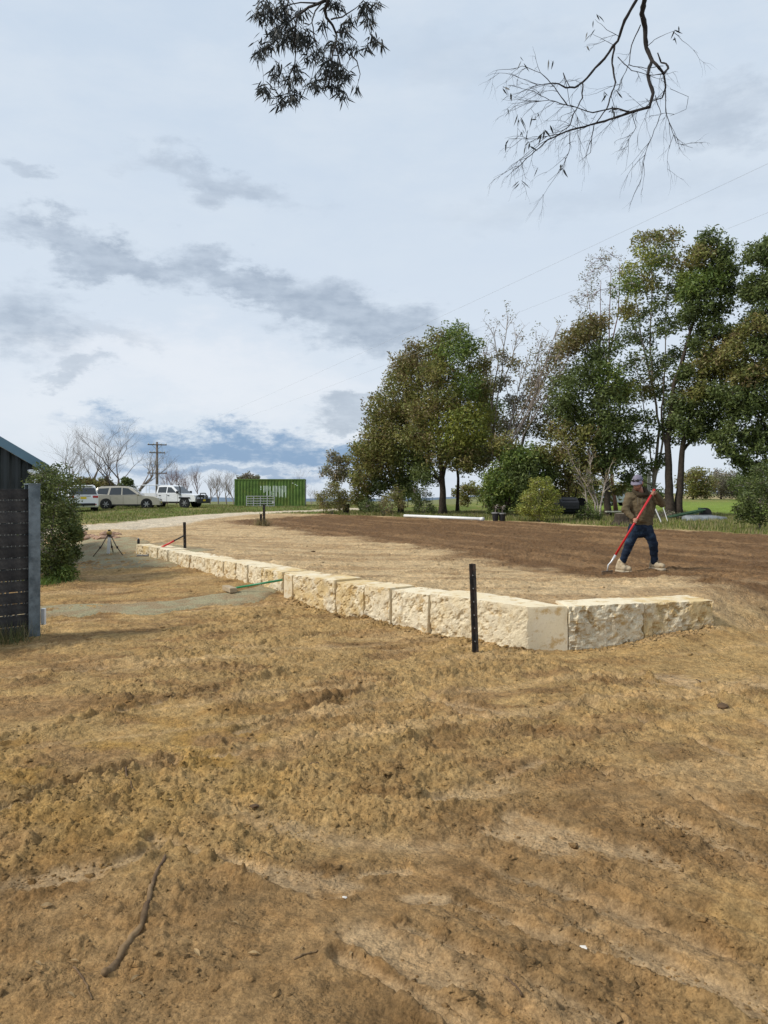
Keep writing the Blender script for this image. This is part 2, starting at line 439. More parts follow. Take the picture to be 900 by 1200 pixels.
class MB:
    def __init__(s):
        s.v = []; s.f = []; s.mi = []
    def add(s, V, Fs, mi=0):
        o = len(s.v)
        s.v.extend(tuple(p) for p in V)
        for f in Fs:
            s.f.append(tuple(i + o for i in f)); s.mi.append(mi)
        return s
    def box(s, c, size, rot=None, mi=0, taper=1.0):
        hx, hy, hz = size[0] / 2, size[1] / 2, size[2] / 2
        V = []
        for z in (-hz, hz):
            t = taper if z > 0 else 1
            for x, y in ((-hx, -hy), (hx, -hy), (hx, hy), (-hx, hy)):
                p = Vector((x * t, y * t, z))
                if rot is not None: p = rot @ p
                V.append(p + Vector(c))
        return s.add(V, [(3, 2, 1, 0), (4, 5, 6, 7), (0, 1, 5, 4), (1, 2, 6, 5), (2, 3, 7, 6), (3, 0, 4, 7)], mi)
    def tube(s, pts, rad, n=6, mi=0, caps=True):
        pts = [Vector(p) for p in pts]
        if not hasattr(rad, '__len__'): rad = [rad] * len(pts)
        V = []; N = len(pts)
        ref = None
        for i, p in enumerate(pts):
            d = (pts[min(i + 1, N - 1)] - pts[max(i - 1, 0)])
            if d.length < 1e-9: d = Vector((0, 0, 1))
            d.normalize()
            if ref is None:
                ref = d.orthogonal().normalized()
            ref = (ref - d * ref.dot(d))
            if ref.length < 1e-6: ref = d.orthogonal()
            ref.normalize()
            b = d.cross(ref)
            for k in range(n):
                a = 2 * math.pi * k / n
                V.append(p + (ref * math.cos(a) + b * math.sin(a)) * rad[i])
        Fs = []
        for i in range(N - 1):
            for k in range(n):
                k2 = (k + 1) % n
                Fs.append((i * n + k, i * n + k2, (i + 1) * n + k2, (i + 1) * n + k))
        if caps and n > 2:
            Fs.append(tuple(range(n - 1, -1, -1)))
            Fs.append(tuple((N - 1) * n + k for k in range(n)))
        return s.add(V, Fs, mi)
    def capsule(s, a, b, r0, r1, n=12):
        a = Vector(a); b = Vector(b)
        d = b - a; L = d.length
        d = d.normalized() if L > 1e-6 else Vector((0, 0, 1))
        P = []; R = []
        for k in range(5):
            t = math.pi / 2 * (1 - k / 5)
            P.append(a - d * r0 * math.sin(t)); R.append(max(r0 * math.cos(t), r0 * .05))
        m = 3 if L > 1e-6 else 1
        for k in range(m):
            t = k / max(m - 1, 1)
            P.append(a + d * L * t); R.append(r0 + (r1 - r0) * t)
        for k in range(1, 6):
            t = math.pi / 2 * k / 5
            P.append(b + d * r1 * math.sin(t)); R.append(max(r1 * math.cos(t), r1 * .05))
        return s.tube(P, R, n)
    def ell(s, c, r, rot=None, nu=14, nv=9, mi=0):
        V = []; Fs = []
        for j in range(nv + 1):
            t = math.pi * j / nv
            t = min(max(t, .03), math.pi - .03)
            for i in range(nu):
                a = 2 * math.pi * i / nu
                p = Vector((r[0] * math.sin(t) * math.cos(a), r[1] * math.sin(t) * math.sin(a), r[2] * math.cos(t)))
                if rot is not None: p = rot @ p
                V.append(p + Vector(c))
        for j in range(nv):
            for i in range(nu):
                i2 = (i + 1) % nu
                Fs.append((j * nu + i, (j + 1) * nu + i, (j + 1) * nu + i2, j * nu + i2))
        Fs.append(tuple(range(nu))); Fs.append(tuple(nv * nu + k for k in range(nu - 1, -1, -1)))
        return s.add(V, Fs, mi)
    def prism(s, poly, y0, y1, mi=0, ax='y', inset=0.0):
        """polygon in (x, z) extruded along y (or given as tuples on another axis)"""
        n = len(poly)
        V = [(p[0], y0, p[1]) for p in poly] + [(p[0], y1, p[1]) for p in poly]
        if ax == 'z':
            V = [(p[0], p[1], y0) for p in poly] + [(p[0], p[1], y1) for p in poly]
        if ax == 'x':
            V = [(y0, p[0], p[1]) for p in poly] + [(y1, p[0], p[1]) for p in poly]
        Fs = [tuple(range(n)), tuple(range(2 * n - 1, n - 1, -1))]
        for i in range(n):
            j = (i + 1) % n
            Fs.append((i, i + n, j + n, j))
        return s.add(V, Fs, mi)
    def build(s, name, mats, parent=None, smooth=False, bevel=0.0, loc=None):
        me = bpy.data.meshes.new(name)
        me.from_pydata(s.v, [], s.f)
        if not isinstance(mats, (list, tuple)): mats = [mats]
        for m_ in mats: me.materials.append(m_)
        me.polygons.foreach_set('material_index', s.mi)
        bm = bmesh.new(); bm.from_mesh(me)
        bmesh.ops.recalc_face_normals(bm, faces=bm.faces)
        if bevel > 0:
            bmesh.ops.bevel(bm, geom=list(bm.edges), offset=bevel, segments=2, affect='EDGES', profile=.6)
        bm.to_mesh(me); bm.free()
        if smooth:
            me.polygons.foreach_set('use_smooth', [True] * len(me.polygons))
        o = link(bpy.data.objects.new(name, me), parent)
        if loc is not None: o.location = loc
        return o
def remeshed(mb, voxel, smooth=4, noise=None):
    """one continuous skin grown over overlapping capsules"""
    me = bpy.data.meshes.new('tmp'); me.from_pydata(mb.v, [], mb.f)
    bm = bmesh.new(); bm.from_mesh(me); bmesh.ops.recalc_face_normals(bm, faces=bm.faces); bm.to_mesh(me); bm.free()
    o = bpy.data.objects.new('tmp', me); C.objects.link(o)
    r = o.modifiers.new('r', 'REMESH'); r.mode = 'VOXEL'; r.voxel_size = voxel; r.use_smooth_shade = True
    s_ = o.modifiers.new('s', 'SMOOTH'); s_.factor = .5; s_.iterations = smooth
    dg = bpy.context.evaluated_depsgraph_get()
    out_ = bpy.data.meshes.new_from_object(o.evaluated_get(dg))
    bpy.data.objects.remove(o); bpy.data.meshes.remove(me)
    if noise:
        n = len(out_.vertices)
        co = np.empty(n * 3, np.float32); out_.vertices.foreach_get('co', co); co = co.reshape(-1, 3)
        no = np.empty(n * 3, np.float32); out_.vertices.foreach_get('normal', no); no = no.reshape(-1, 3)
        co += no * noise(co)[:, None]
        out_.vertices.foreach_set('co', co.ravel()); out_.update()
    return out_
def add_mesh(name, me, mat, parent=None):
    me.name = name
    me.materials.clear(); me.materials.append(mat)
    me.polygons.foreach_set('use_smooth', [True] * len(me.polygons))
    return link(bpy.data.objects.new(name, me), parent)
def copy_tree(o, parent=None):
    c = o.copy(); C.objects.link(c); c.parent = parent
    for ch in list(o.children):
        copy_tree(ch, c)
    return c

# ------------------------------------------------------------------ materials
MATS = {}
def mat(name, col, rough=.7, metal=0.0, var=.12, scale=8.0, bump=0.0, bscale=40.0, spec=.3, coords='Object', col2=None, c2lo=.45, c2hi=.65, c2scale=3.0, alpha=1.0, trans=0.0, attr=False, objrand=0.0):
    if name in MATS: return MATS[name]
    ma = bpy.data.materials.new(name); ma.use_nodes = True
    nt = NT(ma.node_tree)
    p = ma.node_tree.nodes['Principled BSDF']
    co = nt.n('ShaderNodeTexCoord').outputs[coords]
    n1 = nt.noise(co, scale, 5, .6)
    base = (*col, 1)
    if attr:
        at = nt.n('ShaderNodeAttribute', attribute_name='Col')
        base = at.outputs['Color']
    if col2 is not None:
        base = nt.mix(nt.smooth(nt.noise(co, c2scale, 6, .65), c2lo, c2hi), base, (*col2, 1))
    br = nt.smooth(n1, .25, .75, 1 - var, 1 + var)
    if objrand:
        oi = nt.n('ShaderNodeObjectInfo').outputs['Random']
        br = nt.m('MULTIPLY', br, nt.m('ADD', nt.m('MULTIPLY', oi, 2 * objrand), 1 - objrand))
    v = nt.n('ShaderNodeVectorMath', operation='SCALE')
    nt.put(v.inputs[0], base if not isinstance(base, tuple) else base[:3])
    nt.link(br, v.inputs['Scale'])
    nt.link(v.outputs[0], p.inputs['Base Color'])
    p.inputs['Roughness'].default_value = rough
    p.inputs['Metallic'].default_value = metal
    p.inputs['Specular IOR Level'].default_value = spec
    if bump > 0:
        bn = nt.n('ShaderNodeBump'); bn.inputs['Strength'].default_value = 1.0; bn.inputs['Distance'].default_value = bump
        nt.link(nt.noise(co, bscale, 6, .65), bn.inputs['Height'])
        nt.link(bn.outputs[0], p.inputs['Normal'])
    if trans > 0:
        tr = nt.n('ShaderNodeBsdfTranslucent')
        nt.link(v.outputs[0], tr.inputs[0])
        mx = nt.n('ShaderNodeMixShader'); mx.inputs[0].default_value = trans
        nt.link(p.outputs[0], mx.inputs[1]); nt.link(tr.outputs[0], mx.inputs[2])
        nt.link(mx.outputs[0], ma.node_tree.nodes['Material Output'].inputs[0])
    MATS[name] = ma
    return ma

def soil_material():
    ma = bpy.data.materials.new('soil'); ma.use_nodes = True
    nt = NT(ma.node_tree); p = ma.node_tree.nodes['Principled BSDF']
    at = nt.n('ShaderNodeAttribute', attribute_name='Col')
    co = nt.n('ShaderNodeTexCoord').outputs['Object']
    a = nt.noise(co, 2.2, 6, .65); b = nt.noise(co, 14, 6, .7); c = nt.noise(co, 70, 4, .7)
    f = nt.m('MULTIPLY', nt.smooth(a, .3, .7, .82, 1.16), nt.m('MULTIPLY', nt.smooth(b, .32, .68, .72, 1.25), nt.smooth(c, .3, .7, .78, 1.22)))
    v = nt.n('ShaderNodeVectorMath', operation='SCALE')
    nt.link(at.outputs['Color'], v.inputs[0]); nt.link(f, v.inputs['Scale'])
    hue = nt.mix(nt.smooth(nt.noise(co, 5.5, 5, .6), .4, .65, 0, .35), v.outputs[0], (1.1, .95, .75, 1), 'MULTIPLY')
    nt.link(hue, p.inputs['Base Color'])
    p.inputs['Roughness'].default_value = .95
    p.inputs['Specular IOR Level'].default_value = .15
    def crumbs(sc):
        wv = nt.n('ShaderNodeVectorMath', operation='ADD')
        nz = nt.n('ShaderNodeTexNoise'); nz.inputs['Scale'].default_value = sc * .8; nz.inputs['Detail'].default_value = 2; nt.link(co, nz.inputs['Vector'])
        sv = nt.n('ShaderNodeVectorMath', operation='SCALE'); nt.link(nz.outputs['Color'], sv.inputs[0]); sv.inputs['Scale'].default_value = .9 / sc
        nt.link(co, wv.inputs[0]); nt.link(sv.outputs[0], wv.inputs[1])
        v_ = nt.n('ShaderNodeTexVoronoi'); v_.inputs['Scale'].default_value = sc; nt.link(wv.outputs[0], v_.inputs['Vector'])
        return v_.outputs['Distance']
    lump = nt.m('MULTIPLY', nt.m('ADD', nt.m('MULTIPLY', crumbs(27), -.55), nt.m('MULTIPLY', crumbs(64), -.30)), nt.smooth(nt.noise(co, 2.6, 4, .6), .42, .62, .12, 1.0))
    hgt = nt.m('ADD', lump, nt.m('ADD', nt.m('MULTIPLY', nt.noise(co, 24, 7, .68), .95), nt.m('MULTIPLY', nt.noise(co, 8, 4, .6), .8)))
    bn = nt.n('ShaderNodeBump'); bn.inputs['Strength'].default_value = 1; bn.inputs['Distance'].default_value = .034
    nt.link(hgt, bn.inputs['Height']); nt.link(bn.outputs[0], p.inputs['Normal'])
    return ma
SOIL = soil_material()

# ------------------------------------------------------------------ the ground
def ground_colour(x, y, m, flat, rough):
    n = len(x)
    g1 = fbm(x * .7, y * .7, 80, 4); g2 = fbm(x * 2.6, y * 2.6, 81, 4); g3 = fbm(x * .35, y * .35, 82, 3)
    def C3(r, g, b): return np.array([r, g, b])[None, :]
    def mx(a, b, t): return a + (b - a) * t[:, None]
    c = np.repeat(C3(.345, .212, .096), n, 0)
    c = mx(c, C3(.43, .275, .118), sstep(.45, .65, g1))                 # golden patches
    c = mx(c, C3(.255, .150, .064), sstep(.48, .68, g2) * .8)              # damp brown crumbs
    # yellow clay dragged over the left
    yl = sstep(1.7, .4, np.hypot((x + 1.6) / 1.1, (y - 5.0) / 1.0)) * sstep(.35, .6, g2)
    c = mx(c, C3(.46, .28, .085), yl * .7)
    c = mx(c, C3(.52, .36, .205), flat * .75)
    s = x * DIRS[0] + y * DIRS[1]; t = x * -DIRS[1] + y * DIRS[0]
    reg = sstep(-.2, .5, x - (-.1 + (y - 2.9) * .2)) * sstep(4.1, 3.3, y)
    stre = sstep(.5, .66, fbm(s * .8, t * 8, 83, 3))
    c = mx(c, C3(.46, .30, .155), reg * stre * .6)
    s2 = x * .93 + y * .36; t2 = -x * .36 + y * .93
    c = mx(c, C3(.47, .31, .135), sstep(3.6, 6.0, y) * sstep(.36, .55, fbm(x * 1.7 - y * .5, y * 3.4, 88, 4)) * .75)
    c = mx(c, C3(.55, .37, .19), sstep(.55, .7, fbm(s2 * .5, t2 * 4, 84, 3)) * .55 * sstep(3.5, 5, y))
    c = c * np.array([.84, .855, .84])[None, :]
    padc = mx(np.repeat(C3(.50, .365, .205), n, 0), C3(.38, .26, .138), sstep(.45, .62, fbm(x * .6 + y * .1, y * 2.2 - x * .5, 85, 4)) * .9)
    c = mx(c, padc, m['pad'])
    farb = sstep(18, 23, y) * (1 - m['pad'])
    c = mx(c, C3(.50, .35, .19), farb * .8)
    sdk = x * -.43 + y * .9; tdk = x * .9 + y * .43
    dk = mx(np.repeat(C3(.145, .083, .039), n, 0), C3(.22, .132, .064), sstep(.45, .68, fbm(sdk * .2, tdk * 2.2, 86, 4)))
    c = mx(c, dk, m['dark'])
    c = mx(c, C3(.56, .48, .36), m['track'])
    gr = mx(np.repeat(C3(.115, .150, .030), n, 0), C3(.21, .19, .065), sstep(.48, .66, fbm(x * .45, y * .45, 87, 4)))
    gr = mx(gr, C3(.17, .24, .035), sstep(33, 48, y) * sstep(6, 14, x) * sstep(140, 60, y) * .9)
    gr = mx(gr, C3(.33, .27, .14), sstep(120, 170, y) * sstep(.25, .35, x / np.maximum(y, 1)) * sstep(330, 260, y))
    gr = mx(gr, C3(.16, .17, .07), sstep(250, 500, y))
    c = mx(c, gr, m['grass'])
    return c
rows = [-7.0]
while rows[-1] < 2200:
    y_ = rows[-1]
    if y_ < 1.9: d_ = .22
    elif y_ < 14: d_ = .0036 * y_
    elif y_ < 60: d_ = .0095 * y_
    else: d_ = .045 * y_
    rows.append(y_ + d_)
rows = np.array(rows)
NC = 840
u = np.linspace(-1, 1, NC)
u = np.sign(u) * (np.abs(u) * .72 + .28 * np.abs(u) ** 3)
halfw = 1.0 + .72 * np.sqrt(rows ** 2 + 4)
GX = u[None, :] * halfw[:, None]; GY = np.repeat(rows[:, None], NC, 1)
gx, gy = GX.ravel(), GY.ravel()
gm = masks(gx, gy)
gh, gflat, grough = soil_detail(gx, gy, gm)
gz = zbase(gx, gy, gm) + gh * np.where(gy > 70, 1.0, 1.0)
gcol = ground_colour(gx, gy, gm, gflat, grough)
R_, C_ = GX.shape
idx = np.arange(R_ * C_).reshape(R_, C_)
quads = np.stack([idx[:-1, :-1], idx[:-1, 1:], idx[1:, 1:], idx[1:, :-1]], -1).reshape(-1, 4)
ground = mesh_np('ground', np.stack([gx, gy, gz], 1), quads, SOIL, smooth=True, col=gcol)
tag(ground, kind='structure')

# far forest ridge beyond the valley; its blue-grey colour stands in for haze
hx = np.linspace(-1500, 1700, 120); hv = []
for i, x in enumerate(hx):
    top = -24 + 26 * float(fbm(np.array(x * .0022), np.array(0.), 91, 4)) + 8 * sstep(0, 900, x)
    hv += [(x, 1650 + 80 * math.sin(x * .004), -70), (x, 1700 + 80 * math.sin(x * .004), float(top)), (x, 2000, float(top) - 25)]
hf = []
for i in range(len(hx) - 1):
    for k in range(2):
        a = i * 3 + k
        hf.append((a, a + 3, a + 4, a + 1))
hills = mesh_np('hills', hv, hf, mat('far_forest_haze', (.14, .19, .25), .95, var=.25, scale=.01), smooth=True)
tag(hills, kind='structure')

# ------------------------------------------------------------------ gravel (two beds of crushed rock, sheets that dive under the soil at their edges)
GRAVEL = mat('crushed_rock', (.29, .255, .15), .95, var=.4, scale=45, bump=.015, bscale=70, col2=(.27, .20, .11), c2scale=2.6, c2lo=.44, c2hi=.56)
def gravel_sheet(name, poly, step, label):
    P = np.array(poly); x0, y0 = P.min(0) - .3; x1, y1 = P.max(0) + .3
    xs = np.arange(x0, x1, step); ys = np.arange(y0, y1, step)
    X, Y = np.meshgrid(xs, ys); x, y = X.ravel(), Y.ravel()
    s, _ = poly_sd(x, y, poly)
    s = s + (fbm(x * 1.5, y * 1.5, 101, 3) - .5) * .5
    m = masks(x, y)
    z = zbase(x, y, m) + np.where(s > 0, .032, .032 + s * .55) + (fbm(x * 9, y * 9, 103, 2) - .5) * .012
    keep = s > -.28
    I = np.arange(len(x)).reshape(X.shape); k2 = keep.reshape(X.shape)
    q = np.stack([I[:-1, :-1], I[:-1, 1:], I[1:, 1:], I[1:, :-1]], -1).reshape(-1, 4)
    ok = (k2[:-1, :-1] & k2[:-1, 1:] & k2[1:, 1:] & k2[1:, :-1]).ravel()
    q = q[ok]
    used = np.unique(q); rem = -np.ones(len(x), int); rem[used] = np.arange(len(used))
    o = mesh_np(name, np.stack([x, y, z], 1)[used], rem[q], GRAVEL, smooth=True)
    return tag(o, label, 'gravel', kind='structure')
def gpoly(lst): return [tuple(Gp(a, b, .1).to_2d()) for a, b in lst]
gravel_sheet('gravel_path', gpoly([(-60, 714), (60, 708), (200, 704), (290, 697), (331, 690), (336, 695), (290, 704), (200, 712), (60, 717), (-60, 722)]), .05, 'narrow strip of pale crushed rock running from the fence to the wall')
gravel_sheet('gravel_path', gpoly([(60, 644), (150, 643), (205, 655), (250, 664), (225, 668), (160, 669), (80, 669), (20, 668)]), .07, 'bed of grey green crushed rock under the laser tripod')

# ------------------------------------------------------------------ limestone block wall
def limestone(name, rough):
    ma = bpy.data.materials.new(name); ma.use_nodes = True
    nt = NT(ma.node_tree); p = ma.node_tree.nodes['Principled BSDF']
    co = nt.n('ShaderNodeTexCoord').outputs['Object']
    oi = nt.n('ShaderNodeObjectInfo').outputs['Random']
    tint = nt.mix(nt.smooth(oi, .1, .9), (.62, .47, .245), (.74, .645, .46))
    tint = nt.mix(nt.smooth(nt.noise(co, 3.5, 6, .65), .42, .62), tint, (.72, .63, .46))
    tint = nt.mix(nt.smooth(nt.noise(co, 6.0, 6, .7), .52, .66, 0, .9), tint, (.50, .335, .14))
    if rough:
        tint = nt.mix(nt.smooth(nt.noise(co, 20, 7, .75), .53, .64, 0, .6), tint, (.36, .25, .125))
        tint = nt.mix(nt.smooth(nt.noise(co, 9, 5, .7), .60, .70, 0, .5), tint, (.76, .71, .60))
    else:
        tint = nt.mix(nt.smooth(nt.noise(co, 40, 4, .7), .5, .8, 0, .4), tint, (.36, .26, .14))
    nt.link(tint, p.inputs['Base Color'])
    p.inputs['Roughness'].default_value = .92; p.inputs['Specular IOR Level'].default_value = .15
    bn = nt.n('ShaderNodeBump'); bn.inputs['Distance'].default_value = .022 if rough else .006
    nt.link(nt.noise(co, 26 if rough else 60, 8, .75), bn.inputs['Height']); nt.link(bn.outputs[0], p.inputs['Normal'])
    return ma
LIME_R = limestone('limestone_split_face', True)
LIME_S = limestone('limestone_sawn', False)
wall = tag(empty('retaining_wall', (V_COR.x, V_COR.y, 0)), 'low retaining wall of cream limestone blocks edging the raised soil pad', 'wall')

def stone_block(f0, f1, b1, b0, z0, z1, rough=('front',), seed=0, amp=.02):
    """block over a four-cornered footprint; f = front corners, b = back corners. Split faces are displaced, sawn ones stay flat."""
    f0, f1, b1, b0 = [np.array(v[:], float) for v in (f0, f1, b1, b0)]
    L = np.linalg.norm(f1 - f0); D = np.linalg.norm(b0 - f0); H = z1 - z0
    g = .022
    nu, nv, nw = max(4, int(L / g)), max(4, int(D / .05)), max(5, int(H / g))
    ids = {}; K = []; Fs = []; MI = []
    def vert(i, j, k):
        if (i, j, k) not in ids: ids[(i, j, k)] = len(K); K.append((i, j, k))
        return ids[(i, j, k)]
    def face(fn, na, nb, mi):
        for a in range(na):
            for b in range(nb):
                Fs.append((vert(*fn(a, b)), vert(*fn(a + 1, b)), vert(*fn(a + 1, b + 1)), vert(*fn(a, b + 1)))); MI.append(mi)
    face(lambda a, b: (a, 0, b), nu, nw, 0 if 'front' in rough else 1)
    face(lambda a, b: (a, nv, b), nu, nw, 1)
    face(lambda a, b: (0, a, b), nv, nw, 0 if 'left' in rough else 1)
    face(lambda a, b: (nu, a, b), nv, nw, 0 if 'right' in rough else 1)
    face(lambda a, b: (a, b, nw), nu, nv, 1)
    K = np.array(K)
    h = np.array([L, D, H]) / 2
    P = -h + 2 * h * K / np.array([nu, nv, nw])
    x, y, z = P.T
    chip = .004 + .045 * np.clip(fbm(x * 8 + seed * 3.1 + z * 5, y * 8 + z * 4 + seed, 3 + seed, 3) - .42, 0, 1) ** 1.2
    q = np.clip(P, -h + chip[:, None], h - chip[:, None])
    d = P - q; dl = np.linalg.norm(d, axis=1)
    e = dl > 1e-7
    P[e] = q[e] + d[e] / dl[e][:, None] * chip[e][:, None]
    def nz(a, b): return fbm(a * 4.5 + seed * 7.7, b * 4.5 + seed * 1.3, seed, 5, .62) - .5
    def pit(a, b): return np.clip(fbm(a * 15 + seed * 5.7, b * 15 - seed * 2.3, seed + 5, 3, .6) - .53, 0, 1)
    def split(a, b):                                   # broken face: facets, pits, drill-like scallops
        fc = fbm(a * 2.6 + seed, b * 3.4 - seed, seed + 9, 2) * 5
        return nz(a, b) * amp * 3.0 + (np.abs((fc % 1) - .5) - .25) * amp * 1.1 - pit(a, b) * amp * 7 - .002
    fr_, rt, lf, tp = K[:, 1] == 0, K[:, 0] == nu, K[:, 0] == 0, K[:, 2] == nw
    if 'front' in rough: P[fr_, 1] -= split(x[fr_], z[fr_])
    if 'right' in rough: P[rt, 0] += split(y[rt], z[rt]) * .7
    if 'left' in rough: P[lf, 0] -= split(y[lf], z[lf]) * .7
    P[tp, 2] += (nz(x[tp], y[tp]) * .014)
    uu = (P[:, 0] + h[0]) / L; vv = (P[:, 1] + h[1]) / D
    xy = (f0[None] * (1 - uu)[:, None] + f1[None] * uu[:, None]) * (1 - vv)[:, None] + (b0[None] * (1 - uu)[:, None] + b1[None] * uu[:, None]) * vv[:, None]
    V = np.column_stack([xy[:, 0] - V_COR.x, xy[:, 1] - V_COR.y, z0 + P[:, 2] + h[2]])
    mb = MB(); mb.v = [tuple(v) for v in V]; mb.f = Fs; mb.mi = MI
    return mb.build('stone_block', [LIME_R, LIME_S], wall, smooth=False)

def ray_on_line(px, a, b):
    """where the vertical plane through a picture column meets the ground line a-b"""
    k = (px - 450) / F
    d = b - a
    t = (k * a.y - a.x) / (d.x - k * d.y)
    return a + d * t
def course(joints, a, b, depth, z1, seed0, gap=.022, jit=.03, last=None):
    d = (b - a).normalized()
    nrm = Vector((-d.y, d.x))
    if nrm.y < 0: nrm = -nrm
    for i in range(len(joints) - 1):
        p = ray_on_line(joints[i], a, b); q = ray_on_line(joints[i + 1], a, b)
        off = nrm * random.uniform(-jit, jit)
        p = p + d * gap * .5 + off; q = q - d * gap * .5 + off + nrm * random.uniform(-.012, .012)
        dep = depth * random.uniform(.94, 1.06)
        bq = q + nrm * dep
        if last is not None and i == len(joints) - 2: q = V_COR.copy(); bq = last
        stone_block(p, q, bq, p + nrm * dep, -.12, z1 + random.uniform(-.018, .012), seed=seed0 + i, amp=random.uniform(.013, .022))
course([159, 167, 175, 185, 196, 205, 222, 239, 262, 276, 289, 305, 331, 352], V_FAR, V_JOGF, .48, WALL_TOP, 10, jit=.02)
course([343, 368, 394, 427, 459, 503, 557, 617.5], V_JOGN, V_COR, .5, WALL_TOP, 40, last=V_FACE)
# sawn end piece where the near run starts, one corner cut on the skew
j = V_JOGN
stone_block(j + Vector((-.145, .07)), j + Vector((-.008, -.005)), j + Vector((.28, .36)), j + Vector((.14, .44)), -.12, WALL_TOP - .004, rough=(), seed=60)
# right wing: split face turned towards the camera, behind the sawn end of the corner block
wf0 = V_FACE + Vector((.012, -.012)); wf1 = V_END
dv = (wf1 - wf0).normalized(); nv_ = Vector((-dv.y, dv.x))
w1 = ray_on_line(756, wf0, wf1)
stone_block(wf0, w1 - dv * .006, w1 - dv * .006 + nv_ * .5, wf0 + nv_ * .5 + Vector((0.1, 0)), -.12, WALL_TOP + .005, seed=71, amp=.024)
stone_block(w1 + dv * .006 + nv_ * .015, wf1, wf1 + nv_ * .5, w1 + dv * .006 + nv_ * .5, -.12, WALL_TOP - .006, seed=73, rough=('front', 'right'), amp=.022)

# ------------------------------------------------------------------ star pickets, rakes, tripod
BLACKST = mat('black_steel', (.018, .017, .016), .6, var=.3, scale=30, col2=(.05, .03, .02), c2scale=9)
PICKW = mat('picket_hole', (.25, .25, .24), .8)
def star_picket(base, h, label, lean=(0, 0), sc=1.0):
    o = tag(empty('star_picket', base), label, 'picket', 'star pickets')
    mb = MB()
    w = .030 * sc; t = .006 * sc
    prof = []
    for a in (90, 210, 330):
        a = math.radians(a)
        d = Vector((math.cos(a), math.sin(a))); n = Vector((-d.y, d.x))
        prof += [tuple(d * w - n * t), tuple(d * w + n * t)]
    # star section: arm tips joined through the centre
    pts = []
    for k in range(3):
        pts.append(prof[2 * k]); pts.append(prof[2 * k + 1])
        a = math.radians((90 + 120 * k) + 60); pts.append((math.cos(a) * t * 1.25, math.sin(a) * t * 1.25))
    V = []
    for z in (-.3, h):
        for p in pts:
            V.append((p[0] + lean[0] * z, p[1] + lean[1] * z, z))
    n = len(pts)
    mb.add(V, [tuple(range(n - 1, -1, -1)), tuple(range(n, 2 * n))] + [(i, (i + 1) % n, (i + 1) % n + n, i + n) for i in range(n)])
    mb.build('post', BLACKST, o)
    nb = MB()
    for k in range(6 if h > .7 else 3):
        z = h * (.12 + .15 * k)
        nb.tube([(lean[0] * z - .001, -w * .1 - .012 + lean[1] * z, z), (lean[0] * z - .001, -.028 * sc + lean[1] * z, z)], .0045 * sc, 6)
    nb.build('wire_hole', PICKW, o)['kind'] = 'stuff'
    tb = MB()
    for z in (h * .93, h * .83):
        tb = MB(); tb.tube([(-w + lean[0] * z, -.01, z), (w + lean[0] * z, -.01, z + .004)], .006 * sc, 5)
        tb.build('wire_tie', BLACKST, o)
    return o
b = Gp(557, 769, 0)
star_picket((b.x, b.y, zg(b.x, b.y)), .94, 'black star picket standing just in front of the corner limestone block', lean=(-.035, .0), sc=1.25)
b = Wp(217, 648, 17.1)
star_picket((b.x, b.y, .40), .66, 'short black star picket behind the far wall run with a rake leaning on it', lean=(-.02, 0), sc=1.15)
b = Gp(309.5, 615, .38)
star_picket((b.x, b.y, zg(b.x, b.y)), .86, 'black star picket in the middle of the pale pad with weeds at its foot', sc=1.7)
b2 = Vector((b.x - .13, b.y + .05, 0))
star_picket((b2.x, b2.y, zg(b2.x, b2.y)), .48, 'stubby black picket beside the taller one on the pale pad', sc=1.7)
PICK3 = b

RED = mat('red_paint', (.50, .016, .02), .35, var=.1, spec=.5)
GREENP = mat('green_paint', (.02, .19, .075), .4, var=.1, spec=.5)
STEEL = mat('grey_steel', (.35, .35, .34), .45, metal=.6, var=.2, scale=20)
WOOD = mat('pale_wood', (.36, .28, .18), .8, var=.2, scale=20)
DARKP = mat('black_plastic', (.02, .02, .022), .5, var=.15)
WHITEP = mat('white_plastic', (.72, .72, .70), .5, var=.06)

# rake leaning on the far picket
h0 = Gp(172, 658.5, .12); h0.z = zg(h0.x, h0.y) + .03
top = Wp(216, 627.5, 17.0)
rk = tag(empty('landscaping_rake', tuple(h0)), 'levelling rake with red and black handle leaning against the far picket', 'rake')
d = top - h0
mb = MB(); mb.tube([d * .30, d * .74], .022, 8); mb.build('handle', RED, rk, smooth=True)
mb = MB(); mb.tube([d * .10, d * .302], .014, 8); mb.build('lower_shaft', DARKP, rk, smooth=True)
mb = MB(); mb.tube([d * .738, d], .017, 8); mb.build('grip', DARKP, rk, smooth=True)
mb = MB(); mb.tube([(0, 0, 0), d * .06 + Vector((0, 0, -.0)), d * .102], [.012, .011, .012], 8); mb.build('neck', STEEL, rk, smooth=True)
mb = MB(); mb.box((.02, 0, -.01), (.5, .05, .035))
mb.build('rake_head', STEEL, rk, bevel=.006)
mb = MB()
for k in range(12): mb.box((-.21 + .042 * k, .0, -.045), (.012, .012, .06))
mb.build('tines', STEEL, rk)['kind'] = 'stuff'
# green handled rake, its head on the strip and handle against the wall
h0 = Gp(269, 697.5, .1); h0.z = zg(h0.x, h0.y) + .06
top = Wp(331, 679.5, 11.9)
rk = tag(empty('lawn_leveller', tuple(h0)), 'green handled leveller with wooden head lying against the wall step', 'rake')
d = top - h0
mb = MB(); mb.tube([d * .06, d], [.016, .016], 8); mb.build('handle', GREENP, rk, smooth=True)
mb = MB(); mb.box((0, 0, .0), (.12, .42, .075), Matrix.Rotation(.5, 3, 'Z')); mb.build('head', WOOD, rk, bevel=.01)
mb = MB(); mb.tube([d * .0, d * .07], .022, 8); mb.build('socket', STEEL, rk, smooth=True)

